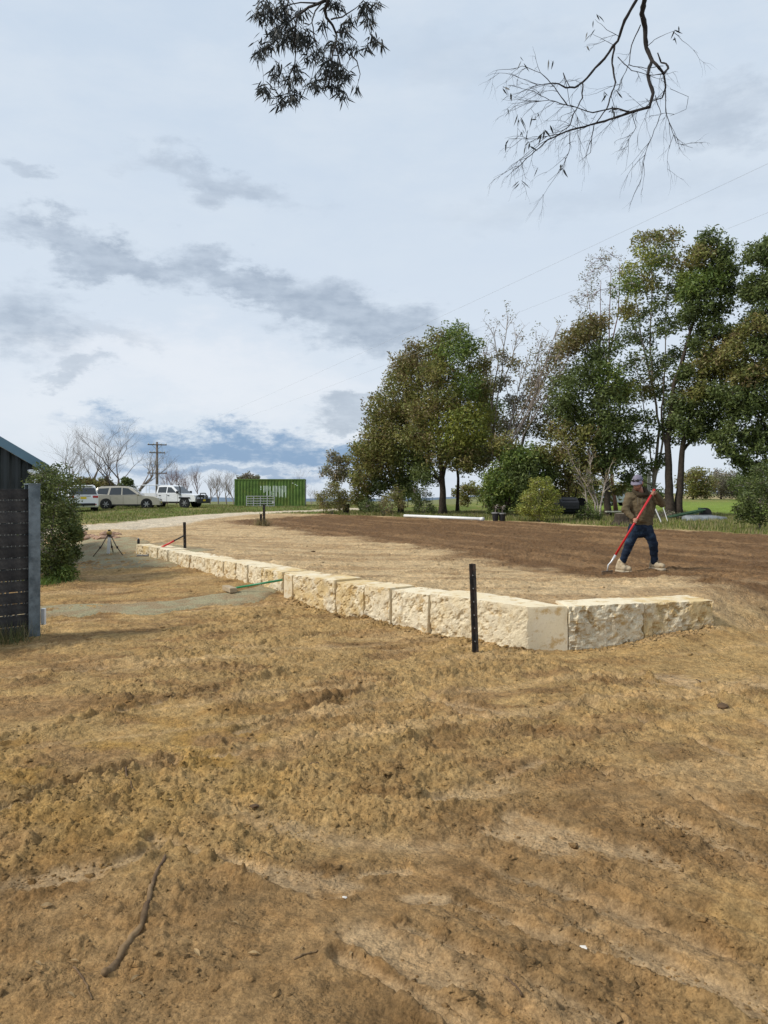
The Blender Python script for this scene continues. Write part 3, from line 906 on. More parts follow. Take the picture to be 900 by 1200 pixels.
# laser level on its tripod
tb = Gp(128, 656, .13); tb.z = zg(tb.x, tb.y)
tp = tag(empty('laser_tripod', tuple(tb)), 'small surveying tripod carrying a round laser level on the gravel', 'tripod')
sc_ = tb.y / F
LEGM = mat('tripod_leg', (.12, .10, .07), .5, var=.2)
YEL = mat('ochre_strip', (.33, .22, .07), .5)
for (ex, ey, dy_) in ((110, 658, -.12), (147, 656, -.05), (129, 651, .28)):
    e = Vector(((ex - 128) * sc_, dy_, -.01))
    mb = MB(); mb.tube([e, e * .45 + Vector((0, 0, .27)), Vector((e.x * .12, e.y * .12, .50))], [.010, .014, .014], 6)
    lg = mb.build('leg', LEGM, tp, smooth=True)
    mb = MB(); mb.box(e * .52 + Vector((0, 0, .24)), (.035, .035, .05)); mb.build('clamp', DARKP, lg)
mb = MB(); mb.tube([(0, 0, .49), (0, 0, .53)], [.055, .05], 10); mb.build('tripod_head', DARKP, tp)
mb = MB(); mb.tube([(0, 0, .53), (0, 0, .55), (0, 0, .60), (0, 0, .615)], [.04, .062, .062, .045], 12); mb.build('laser_body', YEL, tp, smooth=True)
mb = MB(); mb.tube([(0, 0, .615), (0, 0, .64), (0, 0, .65)], [.035, .035, .02], 10); mb.build('laser_turret', DARKP, tp, smooth=True)
mb = MB(); mb.box((0, -.03, .28), (.07, .012, .38), Matrix.Rotation(.06, 3, 'Y')); mb.tube([(0, -.03, .50), (0, -.03, .47)], .01, 5); mb.build('hanging_strap', WHITEP, tp)

# black flask left on the far end of the wall
p = Wp(151, 636.5, 18.9)
fl = tag(empty('flask', (p.x, p.y, WALL_TOP - .01)), 'small black drink flask standing on the far end of the wall', 'flask')
fl.location = (V_FAR.x + .05, V_FAR.y + .12, WALL_TOP - .012)
mb = MB(); mb.tube([(0, 0, 0), (0, 0, .02), (0, 0, .13), (0, 0, .16)], [.04, .045, .045, .03], 10); mb.build('bottle', DARKP, fl, smooth=True)
mb = MB(); mb.tube([(0, 0, .158), (0, 0, .19)], [.028, .026], 10); mb.build('lid', STEEL, fl, smooth=True)
fl.rotation_euler.z = .2
fl.scale = (.7, .7, .75)

# ------------------------------------------------------------------ rubble stones by the gravel
RUB = mat('rubble_stone', (.30, .19, .13), .95, var=.3, scale=9, bump=.01, objrand=.3)
def rock_mesh(name, r, seed, sub=2, squash=.7):
    bm = bmesh.new(); bmesh.ops.create_icosphere(bm, subdivisions=sub, radius=r)
    for v in bm.verts:
        n = v.co.normalized()
        k = 1 + .55 * (float(fbm(np.array(n.x * 1.6 + seed * 3.3), np.array(n.y * 1.6 + n.z * 1.9 + seed), seed, 3)) - .5) * 2 * .6
        v.co = n * r * k; v.co.z *= squash
    me = bpy.data.meshes.new(name); bm.to_mesh(me); bm.free()
    return me
rms = [rock_mesh('rubble_stone', .12, s, 1) for s in range(4)]
for m_ in rms: m_.materials.append(RUB)
rr_ = random.Random(3)
for i in range(22):
    px = 78 + 62 * (i + rr_.random()) / 22; py = 638.5 + rr_.uniform(-1.5, 3.0)
    q = Gp(px, py, .17)
    o = link(bpy.data.objects.new('rubble_stone', rms[i % 4]))
    s_ = rr_.uniform(.5, 1.25)
    o.scale = (s_ * 1.2, s_, s_ * .9); o.rotation_euler = (0, 0, rr_.uniform(0, 6))
    o.location = (q.x, q.y, zg(q.x, q.y) + .03 * s_)
    tag(o, 'reddish brown stone in the rubble row behind the gravel bed', 'stone', 'rubble stones')

# ------------------------------------------------------------------ fence and steel post
BOARD = mat('dark_sleeper', (.032, .031, .031), .85, var=.4, scale=14, bump=.006, bscale=30, col2=(.055, .052, .049), c2scale=4, objrand=.25)
GALV = mat('galvanised_steel', (.16, .195, .215), .55, metal=.5, var=.25, scale=12, col2=(.09, .115, .13), c2scale=5)
fb = Gp(38, 747, 0)
FD = Vector((-.72, -.69)).normalized()            # fence runs out of frame towards the camera side
fence = tag(empty('timber_fence', (fb.x, fb.y, zg(fb.x, fb.y) - .02)), 'dark sleeper fence of horizontal boards slotted into a galvanised steel post', 'fence')
frot = Matrix.Rotation(math.atan2(FD.y, FD.x), 3, 'Z')
fo = fence.location
H_P = 1.84
mb = MB()
# H section: two flanges and a web, slots open along the fence
for s in (-1, 1):
    mb.box(Vector((0, 0, H_P / 2 - .2)) + frot @ Vector((0, s * .066, 0)), (.135, .010, H_P + .4), frot)
mb.box((0, 0, H_P / 2 - .2), (.008, .12, H_P + .4), frot)
mb.build('post', GALV, fence)
mb = MB(); mb.box((0, 0, H_P + .006), (.15, .155, .014), frot); mb.build('post_cap', GALV, fence, bevel=.004)
bl = 2.6
ch = .137; nb_ = 13
fr = random.Random(5)
for i in range(nb_):
    z = .02 + ch * i + (ch - .014) / 2
    mb = MB()
    mb.box((0, 0, 0), (bl, .048, ch - .014 + fr.uniform(-.003, .004)))
    o = mb.build('board', BOARD, fence, bevel=.004)
    c = FD * (bl / 2 + .012)
    o.location = (c.x, c.y, z); o.rotation_euler = (fr.uniform(-.01, .01), fr.uniform(-.003, .003), math.atan2(FD.y, FD.x))
# added dashes standing in for daylight seen through the board gaps
GAPL = mat('gap_light_grey', (.13, .13, .12), .7)
mb = MB()
for i in range(1, nb_):
    z = .02 + ch * i - .007
    for k in range(14):
        t = .06 + k * .045 + fr.uniform(-.008, .008)
        c = FD * t
        if fr.random() < .7: mb.box((c.x, c.y, z), (fr.uniform(.010, .022), .052, .016), frot)
mb.build('gap_light', GAPL, fence)['kind'] = 'stuff'
mb = MB(); mb.box((.075, .01, .25), (.05, .05, .20)); pb = mb.build('conduit_box', WHITEP, None, bevel=.008)
pb.location = (fb.x + .0, fb.y + .12, zg(fb.x + .08, fb.y + .12) - .04)
tag(pb, 'small white conduit box low down behind the galvanised post', 'conduit box')

# ------------------------------------------------------------------ shed
SHEDM = mat('charcoal_cladding', (.030, .036, .036), .45, metal=.2, var=.12, scale=3)
SHEDR = mat('blue_grey_flashing', (.12, .20, .25), .4, metal=.3, var=.1, scale=3)
eave = Wp(37, 541, 15.0)
g0 = Vector((eave.x, eave.y))
gd = Vector((-.86, -.51)).normalized()            # gable wall runs left and nearer
sdv = Vector((-.60, .80)).normalized()
sdv = Vector((-.51 * 1.0, .86)).normalized()      # side wall runs away, hidden behind the gable
shed = tag(empty('shed', (g0.x, g0.y, zg(g0.x, g0.y))), 'dark corrugated metal shed with a blue grey roof edge behind the fence', 'shed')
sl = .62                                          # roof rise per metre of gable
GW = 4.4
def shed_pt(u_, v_, z):                           # u along gable, v back, local
    p = gd * u_ + sdv * v_
    return Vector((p.x, p.y, z))
zo = shed.location.z
ze = eave.z - zo
mb = MB()
n = 180; V = []; Fs = []
for i in range(n + 1):
    u_ = GW * i / n
    ph = (u_ / .19) % 1
    dp = 0.0 if ph < .38 else (.028 if .5 < ph < .88 else .028 * ((ph - .38) / .12 if ph < .5 else (1 - ph) / .12))
    zt = ze + sl * min(u_, GW - u_ if False else u_) - .06
    V += [shed_pt(u_, dp, -.1), shed_pt(u_, dp, zt)]
for i in range(n): Fs.append((2 * i, 2 * i + 2, 2 * i + 3, 2 * i + 1))
mb.add(V, Fs); mb.build('gable_cladding', SHEDM, shed)
mb = MB(); mb.add([shed_pt(0, .02, -.1), shed_pt(0, 6, -.1), shed_pt(0, 6, ze - .05), shed_pt(0, .02, ze - .05)], [(0, 1, 2, 3)])
mb.add([shed_pt(-.02, 0, -.1), shed_pt(.06, -.012, -.1), shed_pt(.06, -.012, ze), shed_pt(-.02, 0, ze), shed_pt(-.02, .08, -.1), shed_pt(-.02, .08, ze)], [(0, 1, 2, 3), (4, 0, 3, 5)])
mb.build('side_wall', SHEDM, shed)
mb = MB()
a0 = shed_pt(-.28, -.14, ze - sl * .28 + .05); a1 = shed_pt(GW, -.14, ze + sl * GW + .05)
b0 = shed_pt(-.28, 6.1, ze - sl * .28 + .05); b1 = shed_pt(GW, 6.1, ze + sl * GW + .05)
up = Vector((0, 0, .05))
mb.add([a0, a1, b1, b0, a0 + up, a1 + up, b1 + up, b0 + up], [(0, 1, 2, 3), (4, 5, 6, 7), (0, 1, 5, 4), (0, 3, 7, 4), (1, 2, 6, 5), (2, 3, 7, 6)])
mb.build('roof', SHEDR, shed)
mb = MB()
f1_ = shed_pt(-.30, -.16, ze - sl * .30 + .12); f2_ = shed_pt(GW, -.16, ze + sl * GW + .12)
dn = Vector((0, 0, -.19)); bk = shed_pt(0, .018, 0)
mb.add([f1_, f2_, f2_ + dn, f1_ + dn, f1_ + bk, f2_ + bk, f2_ + dn + bk, f1_ + dn + bk], [(0, 1, 2, 3), (4, 5, 6, 7), (0, 1, 5, 4), (3, 2, 6, 7), (0, 3, 7, 4), (1, 2, 6, 5)])
mb.build('barge_board', SHEDR, shed)
mb = MB()
gz_ = ze - sl * .30
for (v0, v1) in ((-.16, 6.1),):
    P = [(-.42, .02), (-.42, -.10), (-.28, -.12), (-.26, .0)]
    V = [shed_pt(a, v0, gz_ + z) for a, z in P] + [shed_pt(a, v1, gz_ + z) for a, z in P]
    mb.add(V, [(0, 1, 5, 4), (1, 2, 6, 5), (2, 3, 7, 6), (0, 1, 2, 3), (4, 5, 6, 7)])
mb.build('gutter', DARKP, shed)
mb = MB(); mb.ell(shed_pt(-.02, -.16, ze - .22), (.13, .05, .055), Matrix.Rotation(.35, 3, 'Y')); mb.build('flood_light', WHITEP, shed, smooth=True)
mb = MB(); mb.tube([shed_pt(-.02, -.02, ze - .18), shed_pt(-.02, -.14, ze - .2)], .02, 6); mb.tube([shed_pt(-.2, .08, ze - .35), shed_pt(-.2, .08, -.1)], .045, 8); mb.tube([shed_pt(-.3, .08, ze - .2), shed_pt(-.2, .08, ze - .36)], .045, 8)
mb.build('downpipe', mat('cream_pipe', (.45, .43, .36), .5), shed, smooth=True)
uw = .62; 
mb = MB(); mb.box(shed_pt(1.02, -.03, ze - .02 - 0.20), (.34, .03, .30), Matrix.Rotation(math.atan2(gd.y, gd.x), 3, 'Z')); wn = mb.build('window', STEEL, shed)
mb = MB(); mb.box(shed_pt(1.02, -.048, ze - .22), (.26, .02, .22), Matrix.Rotation(math.atan2(gd.y, gd.x), 3, 'Z')); mb.build('pane', mat('dark_glass', (.02, .022, .025), .1, spec=.6, var=.02), wn)

# ------------------------------------------------------------------ vegetation
def leaf_mat(name, rough=.5, trans=.32):
    return mat(name, (.1, .12, .03), rough, var=.15, scale=2.0, attr=True, trans=trans, spec=.35)
LEAF = leaf_mat('gum_leaf')
BARK_D = mat('dark_bark', (.050, .038, .028), .95, var=.35, scale=9, bump=.02, bscale=14)
BARK_P = mat('pale_bark', (.34, .29, .24), .9, var=.3, scale=6, bump=.008, bscale=18, col2=(.16, .12, .09), c2scale=3)
BARK_G = mat('grey_twig', (.24, .20, .175), .95, var=.3, scale=5)
BARK_R = mat('reddish_twig', (.17, .09, .07), .95, var=.3, scale=5)
def leaves_np(cent, n_each, rad, size, droop, rng, cols, colvar=.25, flat=1.0):
    """leaf blades (two-triangle folded diamonds) scattered round many twig ends"""
    cent = np.asarray(cent); N = len(cent) * n_each
    c = np.repeat(cent, n_each, 0) + np.clip(rng.normal(0, .95, (N, 3)), -1.35, 1.35) * np.array([rad, rad, rad * flat])
    d = rng.normal(0, 1, (N, 3)); d[:, 2] = d[:, 2] * .6 - droop
    d /= np.linalg.norm(d, axis=1)[:, None]
    s = np.cross(d, rng.normal(0, 1, (N, 3))); s /= np.linalg.norm(s, axis=1)[:, None] + 1e-9
    L = size[0] * rng.uniform(.6, 1.25, N)[:, None]; w = size[1] * rng.uniform(.7, 1.2, N)[:, None]
    V = np.empty((N, 4, 3))
    V[:, 0] = c - d * L * .5; V[:, 1] = c + s * w * .5 - d * L * .05; V[:, 2] = c + d * L * .5; V[:, 3] = c - s * w * .5 - d * L * .05
    cols = np.asarray(cols)
    per = np.repeat(rng.integers(0, len(cols), len(cent)), n_each)
    swap = rng.random(N) < .25
    per = np.where(swap, rng.integers(0, len(cols), N), per)
    cc = cols[per] * rng.uniform(1 - colvar, 1 + colvar, (N, 1))
    Fq = np.arange(N * 4).reshape(N, 4)
    return V.reshape(-1, 3), Fq, np.repeat(cc, 4, 0)
def bez(a, b, sag, n, rng, wob):
    a = Vector(a); b = Vector(b); pts = []
    L = (b - a).length
    ph = [rng.uniform(-1, 1) for _ in range(6)]
    for i in range(n + 1):
        t = i / n
        p = a.lerp(b, t)
        k = math.sin(math.pi * t)
        p = p + Vector((0, 0, sag * L * k)) + Vector((math.sin(t * 5 + ph[0] * 3) * ph[1], math.sin(t * 4 + ph[2] * 3) * ph[3], math.sin(t * 6 + ph[4]) * ph[5])) * wob * L * k
        pts.append(p)
    return pts
GREENS = {
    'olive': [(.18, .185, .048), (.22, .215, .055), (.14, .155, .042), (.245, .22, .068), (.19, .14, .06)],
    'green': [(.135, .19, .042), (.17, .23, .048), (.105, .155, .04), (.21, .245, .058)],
    'bright': [(.27, .29, .055), (.31, .32, .065), (.21, .25, .055), (.25, .24, .05)],  # yellow-green leaves; on the tall green gum they put highlights into the colour
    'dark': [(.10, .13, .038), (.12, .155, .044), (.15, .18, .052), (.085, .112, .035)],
    'brown': [(.215, .175, .065), (.19, .17, .058), (.22, .165, .085), (.16, .16, .05)],
    'grey': [(.22, .21, .14), (.24, .20, .155), (.17, .18, .09), (.25, .22, .165)],
}
def make_tree(name, label, cat, basepx, Y, trunks, clumps, leafcols, seed=0, dens=1.0, leaf=(.21, .085), droop=.5, bark=BARK_D, group=None,
              thick=1.0, layers=2, n_leaf=36, limb_r=.05, sub_r=.27, twigs=True, depth=1.0):
    """clumps: (px, py, r_px[, colour key]) placed on the tree's own plane at distance Y and spread in depth around it"""
    rng = np.random.default_rng(seed + 100); pr = random.Random(seed)
    bx_, bz_ = Wp(basepx[0], basepx[1], Y).x, 0
    base = Vector((bx_, Y, zg(bx_, Y)))
    root = tag(empty(name, tuple(base)), label, cat, group)
    tb_ = MB(); tp_ = []
    for tr in trunks:
        pts, r0, r1 = tr[:3]
        dyy = tr[3] if len(tr) > 3 else 0
        P = [Wp(a, b_, Y) for a, b_ in pts]
        fine = []
        for i in range(len(P) - 1):
            fine += bez(P[i], P[i + 1], 0, 4, pr, .025)[:-1]
        fine.append(P[-1])
        n = len(fine)
        for i, q in enumerate(fine):
            q.y += dyy * (i / n) + pr.uniform(-.05, .05)
        fine[0].z = min(fine[0].z, base.z - .15) if abs(fine[0].z - base.z) < 1.2 else fine[0].z
        loc = [q - base for q in fine]
        rad = [.8 * (r0 + (r1 - r0) * (i / (n - 1)) ** .8) * (1.35 if i == 0 and r0 > .12 else 1) for i in range(n)]
        tb_.tube(loc, rad, 8 if r0 > .1 else 5)
        tp_ += [(q, rr) for q, rr in zip(loc, rad)]
    groups = {}
    k = Y / F
    for cl in clumps:
        px, py, rp = cl[:3]
        ck = cl[3] if len(cl) > 3 else leafcols
        r = rp * k
        for ly in range(layers):
            off = 0 if layers == 1 else (ly / (layers - 1) - .5) * 2
            c = Wp(px + pr.uniform(-.25, .25) * rp, py + pr.uniform(-.25, .25) * rp, Y) - base
            c.y += off * r * 1.1 * depth + pr.uniform(-.3, .3) * r
            if tp_:
                best = min(tp_, key=lambda q: (q[0] - c).length + (3 if q[0].z > c.z - .2 else 0))
                rr = min(best[1] * .5, limb_r * .7 * (.7 + .3 * r))
                tb_.tube(bez(best[0], c, .06, 5, pr, .06), [rr * (1 - .75 * i / 5) for i in range(6)], 4, caps=False)
            ns = max(6, int(dens * 30 * max(r, .45) ** 1.7))
            dv_ = rng.normal(0, 1, (ns, 3)); dv_ /= np.linalg.norm(dv_, axis=1)[:, None]
            rad = r * (.35 + .65 * rng.random(ns) ** .5)
            sub = np.array(c)[None, :] + dv_ * rad[:, None] * np.array([1, 1, .85])
            if twigs:
                for s_ in sub[: 10]:
                    tb_.tube([c, (c + Vector(s_)) * .5 + Vector((0, 0, .06 * r)), Vector(s_)], [.014 * thick, .010 * thick, .006 * thick], 3, caps=False)
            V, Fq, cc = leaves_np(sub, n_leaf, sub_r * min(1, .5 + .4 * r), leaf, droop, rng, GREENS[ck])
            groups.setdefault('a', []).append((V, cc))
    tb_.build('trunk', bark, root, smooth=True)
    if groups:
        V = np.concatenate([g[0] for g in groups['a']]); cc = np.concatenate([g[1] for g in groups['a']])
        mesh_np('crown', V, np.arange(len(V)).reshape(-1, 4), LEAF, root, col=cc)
    return root

TG = 'gum trees beyond the dark soil'
# left stand
make_tree('gum_tree', 'broad domed gum tree with brown olive leaves at the left of the big stand', 'tree', (470, 597), 48,
    [([(470, 597), (468, 560), (472, 520), (476, 460)], .22, .07), ([(470, 585), (455, 550), (440, 520)], .12, .04), ([(471, 575), (490, 540), (492, 480)], .12, .04)],
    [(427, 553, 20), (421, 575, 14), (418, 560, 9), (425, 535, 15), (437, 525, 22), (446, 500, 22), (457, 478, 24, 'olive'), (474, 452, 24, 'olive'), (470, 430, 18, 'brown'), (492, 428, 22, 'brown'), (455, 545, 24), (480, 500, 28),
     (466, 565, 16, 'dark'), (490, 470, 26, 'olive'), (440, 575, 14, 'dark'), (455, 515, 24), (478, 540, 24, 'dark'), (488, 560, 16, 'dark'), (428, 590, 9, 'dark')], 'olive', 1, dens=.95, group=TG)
make_tree('gum_tree', 'tall green gum tree with forked black trunk above the white pipe', 'tree', (519, 597), 45,
    [([(519, 599), (519, 575), (517, 545), (512, 500), (513, 440), (515, 400)], .30, .03), ([(518, 560), (530, 520), (541, 460), (548, 425)], .14, .03), ([(518, 570), (503, 540), (498, 490)], .12, .03)],
    [(512, 402, 16), (532, 396, 15, 'green'), (548, 410, 17, 'green'), (558, 432, 14), (528, 425, 22, 'green'), (508, 440, 20), (545, 455, 22, 'green'), (562, 462, 12), (520, 465, 24), (500, 480, 22), (540, 495, 26, 'bright'), (552, 515, 20, 'bright'),
     (520, 510, 26, 'bright'), (505, 530, 22), (560, 490, 16, 'bright'), (538, 535, 22), (560, 540, 16), (500, 555, 16, 'dark'), (487, 510, 20)], 'olive', 2, dens=.9, group=TG)
make_tree('gum_tree', 'slim dark trunked gum between the forked trunk and the tangled stems', 'tree', (536, 597), 50,
    [([(536, 597), (537, 560), (534, 520), (540, 470)], .15, .05)],
    [(560, 455, 18), (572, 475, 16, 'green'), (575, 500, 18), (565, 520, 20), (580, 525, 16), (548, 530, 20, 'dark')], 'olive', 3, group=TG, bark=BARK_D)
make_tree('young_gum', 'thin young gum with sparse grey green leaves behind the rounded bush', 'tree', (396, 600), 50,
    [([(399, 601), (396, 575), (394, 545), (392, 532)], .06, .015), ([(397, 580), (405, 555)], .03, .01)],
    [(390, 538, 10), (401, 540, 9, 'brown'), (384, 552, 8), (404, 556, 9), (396, 560, 9, 'brown')], 'grey', 4, dens=1.1, layers=2, n_leaf=20, sub_r=.22, group=TG)
# tangled dead stems in the middle
def stems(name, label, basepx, Y, lines, bark, seed, twig=3, tl=30, r0=.03, lean=0.0, leafc=None, group=None, leafn=0):
    pr = random.Random(seed); rng = np.random.default_rng(seed)
    b0 = Wp(basepx[0], basepx[1], Y); base = Vector((b0.x, Y, zg(b0.x, Y)))
    root = tag(empty(name, tuple(base)), label, 'tree', group)
    tb_ = MB(); ends = []
    for ln in lines:
        P = [Wp(a, b_, Y) - base for a, b_ in ln]
        fine = []
        for i in range(len(P) - 1): fine += bez(P[i], P[i + 1], 0, 4, pr, .03)[:-1]
        fine.append(P[-1])
        dyy = pr.uniform(-1.6, 1.6)
        for i, q in enumerate(fine): q.y += dyy * i / len(fine)
        if abs(fine[0].z) < 1.2: fine[0].z = -.15
        n = len(fine)
        tb_.tube(fine, [r0 * (1 - .8 * i / (n - 1)) for i in range(n)], 5)
        for t in range(twig * n // 4):
            i = pr.randrange(n // 3, n - 1)
            o = fine[i]; dirn = (fine[min(i + 1, n - 1)] - fine[i - 1]).normalized()
            side = Vector((pr.uniform(-1, 1), pr.uniform(-1, 1), pr.uniform(-.2, .6)))
            e = o + (dirn * pr.uniform(.4, 1.0) + side * .55).normalized() * pr.uniform(.4, 1) * tl * Y / F
            tb_.tube(bez(o, e, .05, 4, pr, .05), [r0 * .4, r0 * .33, r0 * .25, r0 * .18, r0 * .1], 3, caps=False)
            ends.append(e)
            for s in range(2):
                q = o.lerp(e, pr.uniform(.4, .9)); e2 = q + Vector((pr.uniform(-1, 1), pr.uniform(-1, 1), pr.uniform(.0, 1))) * tl * .35 * Y / F
                tb_.tube([q, (q + e2) / 2 + Vector((0, 0, .03)), e2], [r0 * .18, r0 * .12, r0 * .07], 3, caps=False); ends.append(e2)
    tb_.build('trunk', bark, root, smooth=True)
    if leafc and ends:
        sel = [ends[k] for k in rng.permutation(len(ends))[: leafn]]
        V, Fq, cc = leaves_np(np.array([tuple(s) for s in sel]), 9, .14, (.16, .06), .5, rng, GREENS[leafc])
        mesh_np('crown', V, Fq, LEAF, root, col=cc)
    return root
stems('dead_tree', 'pale dead tree with bare upright twigs rising between the green stands', (578, 600), 47,
      [[(578, 600), (577, 520), (578, 440), (579, 400)], [(577, 510), (585, 450), (591, 395), (593, 375)], [(578, 480), (568, 430), (566, 405)], [(586, 460), (600, 420), (607, 390)], [(577, 470), (583, 425), (576, 385)]],
      BARK_P, 21, twig=4, tl=26, r0=.05, leafc='grey', leafn=60)
stems('leaning_saplings', 'tangle of bare brown stems all leaning to the right over the green shrubs', (585, 600), 44,
      [[(583, 600), (590, 520), (610, 470), (640, 400)], [(588, 600), (592, 525), (618, 480), (655, 410)], [(588, 600), (600, 520), (630, 470), (668, 420)], [(592, 600), (596, 530), (624, 460), (641, 385)],
       [(590, 600), (605, 510), (628, 455), (650, 385)], [(585, 600), (592, 540), (606, 470), (622, 420)], [(592, 600), (612, 510), (645, 455), (672, 400)], [(586, 600), (598, 505), (632, 440), (662, 385)]],
      BARK_G, 22, twig=5, tl=30, r0=.055, leafc='brown', leafn=170)
make_tree('scrub_tree', 'bushy green scrub tree under the leaning bare stems', 'tree', (592, 602), 42,
    [([(592, 602), (590, 570), (585, 540)], .10, .04), ([(593, 600), (603, 560), (612, 535)], .08, .03), ([(592, 602), (578, 575), (572, 555)], .06, .03)],
    [(578, 560, 16), (572, 582, 12), (584, 592, 11, 'dark'), (596, 540, 16), (610, 530, 16), (622, 545, 16, 'dark'), (590, 520, 12, 'olive'), (605, 560, 18, 'dark'), (590, 572, 14), (626, 565, 14), (612, 585, 13, 'dark'), (640, 530, 14, 'olive'), (640, 552, 12, 'dark')], 'green', 5, dens=1.2, sub_r=.26, group=TG)
make_tree('scrub_gum', 'thin brown leaved gum with sky showing through over the leaning stems', 'tree', (606, 601), 46,
    [([(606, 601), (608, 540), (622, 480), (645, 420), (655, 400)], .10, .02), ([(610, 530), (600, 480), (592, 450)], .05, .02), ([(622, 480), (632, 450), (640, 440)], .04, .02)],
    [(645, 425, 15), (660, 410, 12, 'grey'), (632, 450, 15), (655, 445, 14), (615, 475, 14), (640, 475, 16), (600, 470, 11, 'grey'), (660, 470, 14, 'brown'), (625, 500, 16), (645, 505, 16, 'olive'), (605, 500, 14, 'olive'), (590, 445, 9, 'grey'), (586, 420, 8, 'grey'), (604, 425, 9, 'brown')], 'brown', 11, dens=.75, n_leaf=20, sub_r=.26, bark=BARK_G)
make_tree('scrub_tree', 'dark scrubby tree filling the gap between shrub and dark gum', 'tree', (668, 600), 43,
    [([(668, 601), (666, 570), (660, 545)], .08, .03), ([(669, 600), (678, 565), (684, 545)], .06, .03)],
    [(652, 540, 14, 'olive'), (668, 535, 14), (684, 545, 13), (655, 560, 13, 'olive'), (672, 560, 13, 'brown'), (690, 565, 11), (645, 575, 10), (660, 580, 9, 'brown')], 'dark', 12, dens=.7, sub_r=.26, group=TG)
for k_, (px_, Y_, cl_, ck_, lab_) in enumerate([
    (548, 62, [(540, 575, 8), (552, 572, 9), (562, 578, 8), (546, 586, 7)], 'olive', 'small olive bush far behind the slim dark trunk'),
    (610, 60, [(600, 565, 10), (612, 560, 10), (606, 580, 9), (620, 578, 8)], 'green', 'green background bush behind the scrub tree'),
    (700, 62, [(690, 572, 9), (704, 568, 10), (698, 584, 8), (712, 580, 7)], 'olive', 'olive background bush behind the pale saplings'),
    (750, 60, [(742, 570, 9), (754, 566, 9), (748, 582, 8), (764, 572, 8), (768, 584, 7)], 'dark', 'dark background bush between the pale stems and the worker'),
    (478, 64, [(466, 582, 8), (478, 578, 8), (488, 584, 7)], 'dark', 'dark background bush under the domed gum')]):
    make_tree('background_bush', lab_, 'bush', (px_, 597), Y_, [([(px_, 597), (px_, 580)], .06, .03)], cl_, ck_, 140 + k_, dens=.8, leaf=(.22, .10), sub_r=.25)
# right stand
make_tree('gum_tree', 'dark leaved gum with stout black trunk and brown upper leaves left of the worker', 'tree', (712, 603), 41,
    [([(712, 604), (712, 575), (708, 540), (704, 490), (702, 430), (704, 370)], .26, .05), ([(710, 555), (722, 520), (728, 470)], .12, .04), ([(708, 560), (692, 520), (680, 470)], .11, .04)],
    [(680, 392, 16, 'brown'), (695, 385, 15, 'brown'), (668, 405, 14, 'brown'), (700, 412, 18), (687, 437, 18), (668, 455, 18), (712, 440, 20, 'green'), (710, 465, 20), (693, 483, 20), (718, 497, 20), (655, 475, 14), (734, 462, 14, 'bright'),
     (672, 485, 16), (700, 510, 20), (680, 515, 16, 'olive'), (720, 525, 18), (706, 540, 16), (660, 505, 14, 'olive'), (745, 500, 16), (738, 525, 15), (664, 530, 13, 'olive'), (690, 545, 14, 'olive')], 'dark', 6, dens=1.0, group=TG)
make_tree('sparse_gum', 'thin crowned gum with pinkish bare twigs rising above the dark gum', 'tree', (722, 603), 46,
    [([(722, 603), (716, 540), (712, 460), (714, 400), (716, 320)], .16, .02), ([(713, 440), (705, 390), (704, 330)], .07, .015), ([(713, 420), (724, 370), (726, 310)], .07, .015), ([(712, 430), (694, 385), (688, 340)], .05, .015)],
    [(688, 325, 14), (700, 308, 13), (715, 305, 13), (727, 315, 11), (684, 350, 13), (700, 340, 14), (718, 338, 13), (680, 375, 12), (704, 370, 13), (724, 365, 12)], 'grey', 7, dens=.5, n_leaf=14, layers=2, bark=BARK_R, sub_r=.2, leaf=(.15, .05), group=TG)
make_tree('tall_gum', 'tallest gum with slender pale stems and bright leaf tufts behind the worker', 'tree', (762, 603), 42,
    [([(766, 604), (766, 560), (773, 500), (764, 450), (762, 400), (764, 330), (762, 285)], .14, .02), ([(766, 570), (776, 520), (778, 470), (780, 400), (782, 300)], .10, .02), ([(764, 450), (752, 400), (745, 350), (742, 315)], .07, .015), ([(766, 560), (760, 510), (752, 460), (744, 420)], .06, .02)],
    [(758, 282, 12, 'olive'), (779, 280, 13, 'olive'), (743, 310, 15, 'bright'), (765, 303, 15, 'green'), (787, 305, 14, 'olive'), (737, 336, 13, 'green'), (755, 330, 14, 'olive'), (780, 330, 15), (735, 363, 13, 'olive'), (765, 360, 13), (793, 345, 12),
     (740, 390, 13), (760, 395, 12), (785, 380, 12), (743, 425, 14), (770, 430, 13), (790, 420, 12), (755, 455, 14, 'olive'), (733, 455, 13), (780, 460, 13), (735, 535, 12, 'olive'), (750, 545, 11), (738, 560, 9), (757, 520, 11), (772, 540, 9), (728, 575, 8, 'olive')], 'dark', 8, dens=.72, bark=BARK_P, layers=2, group=TG)
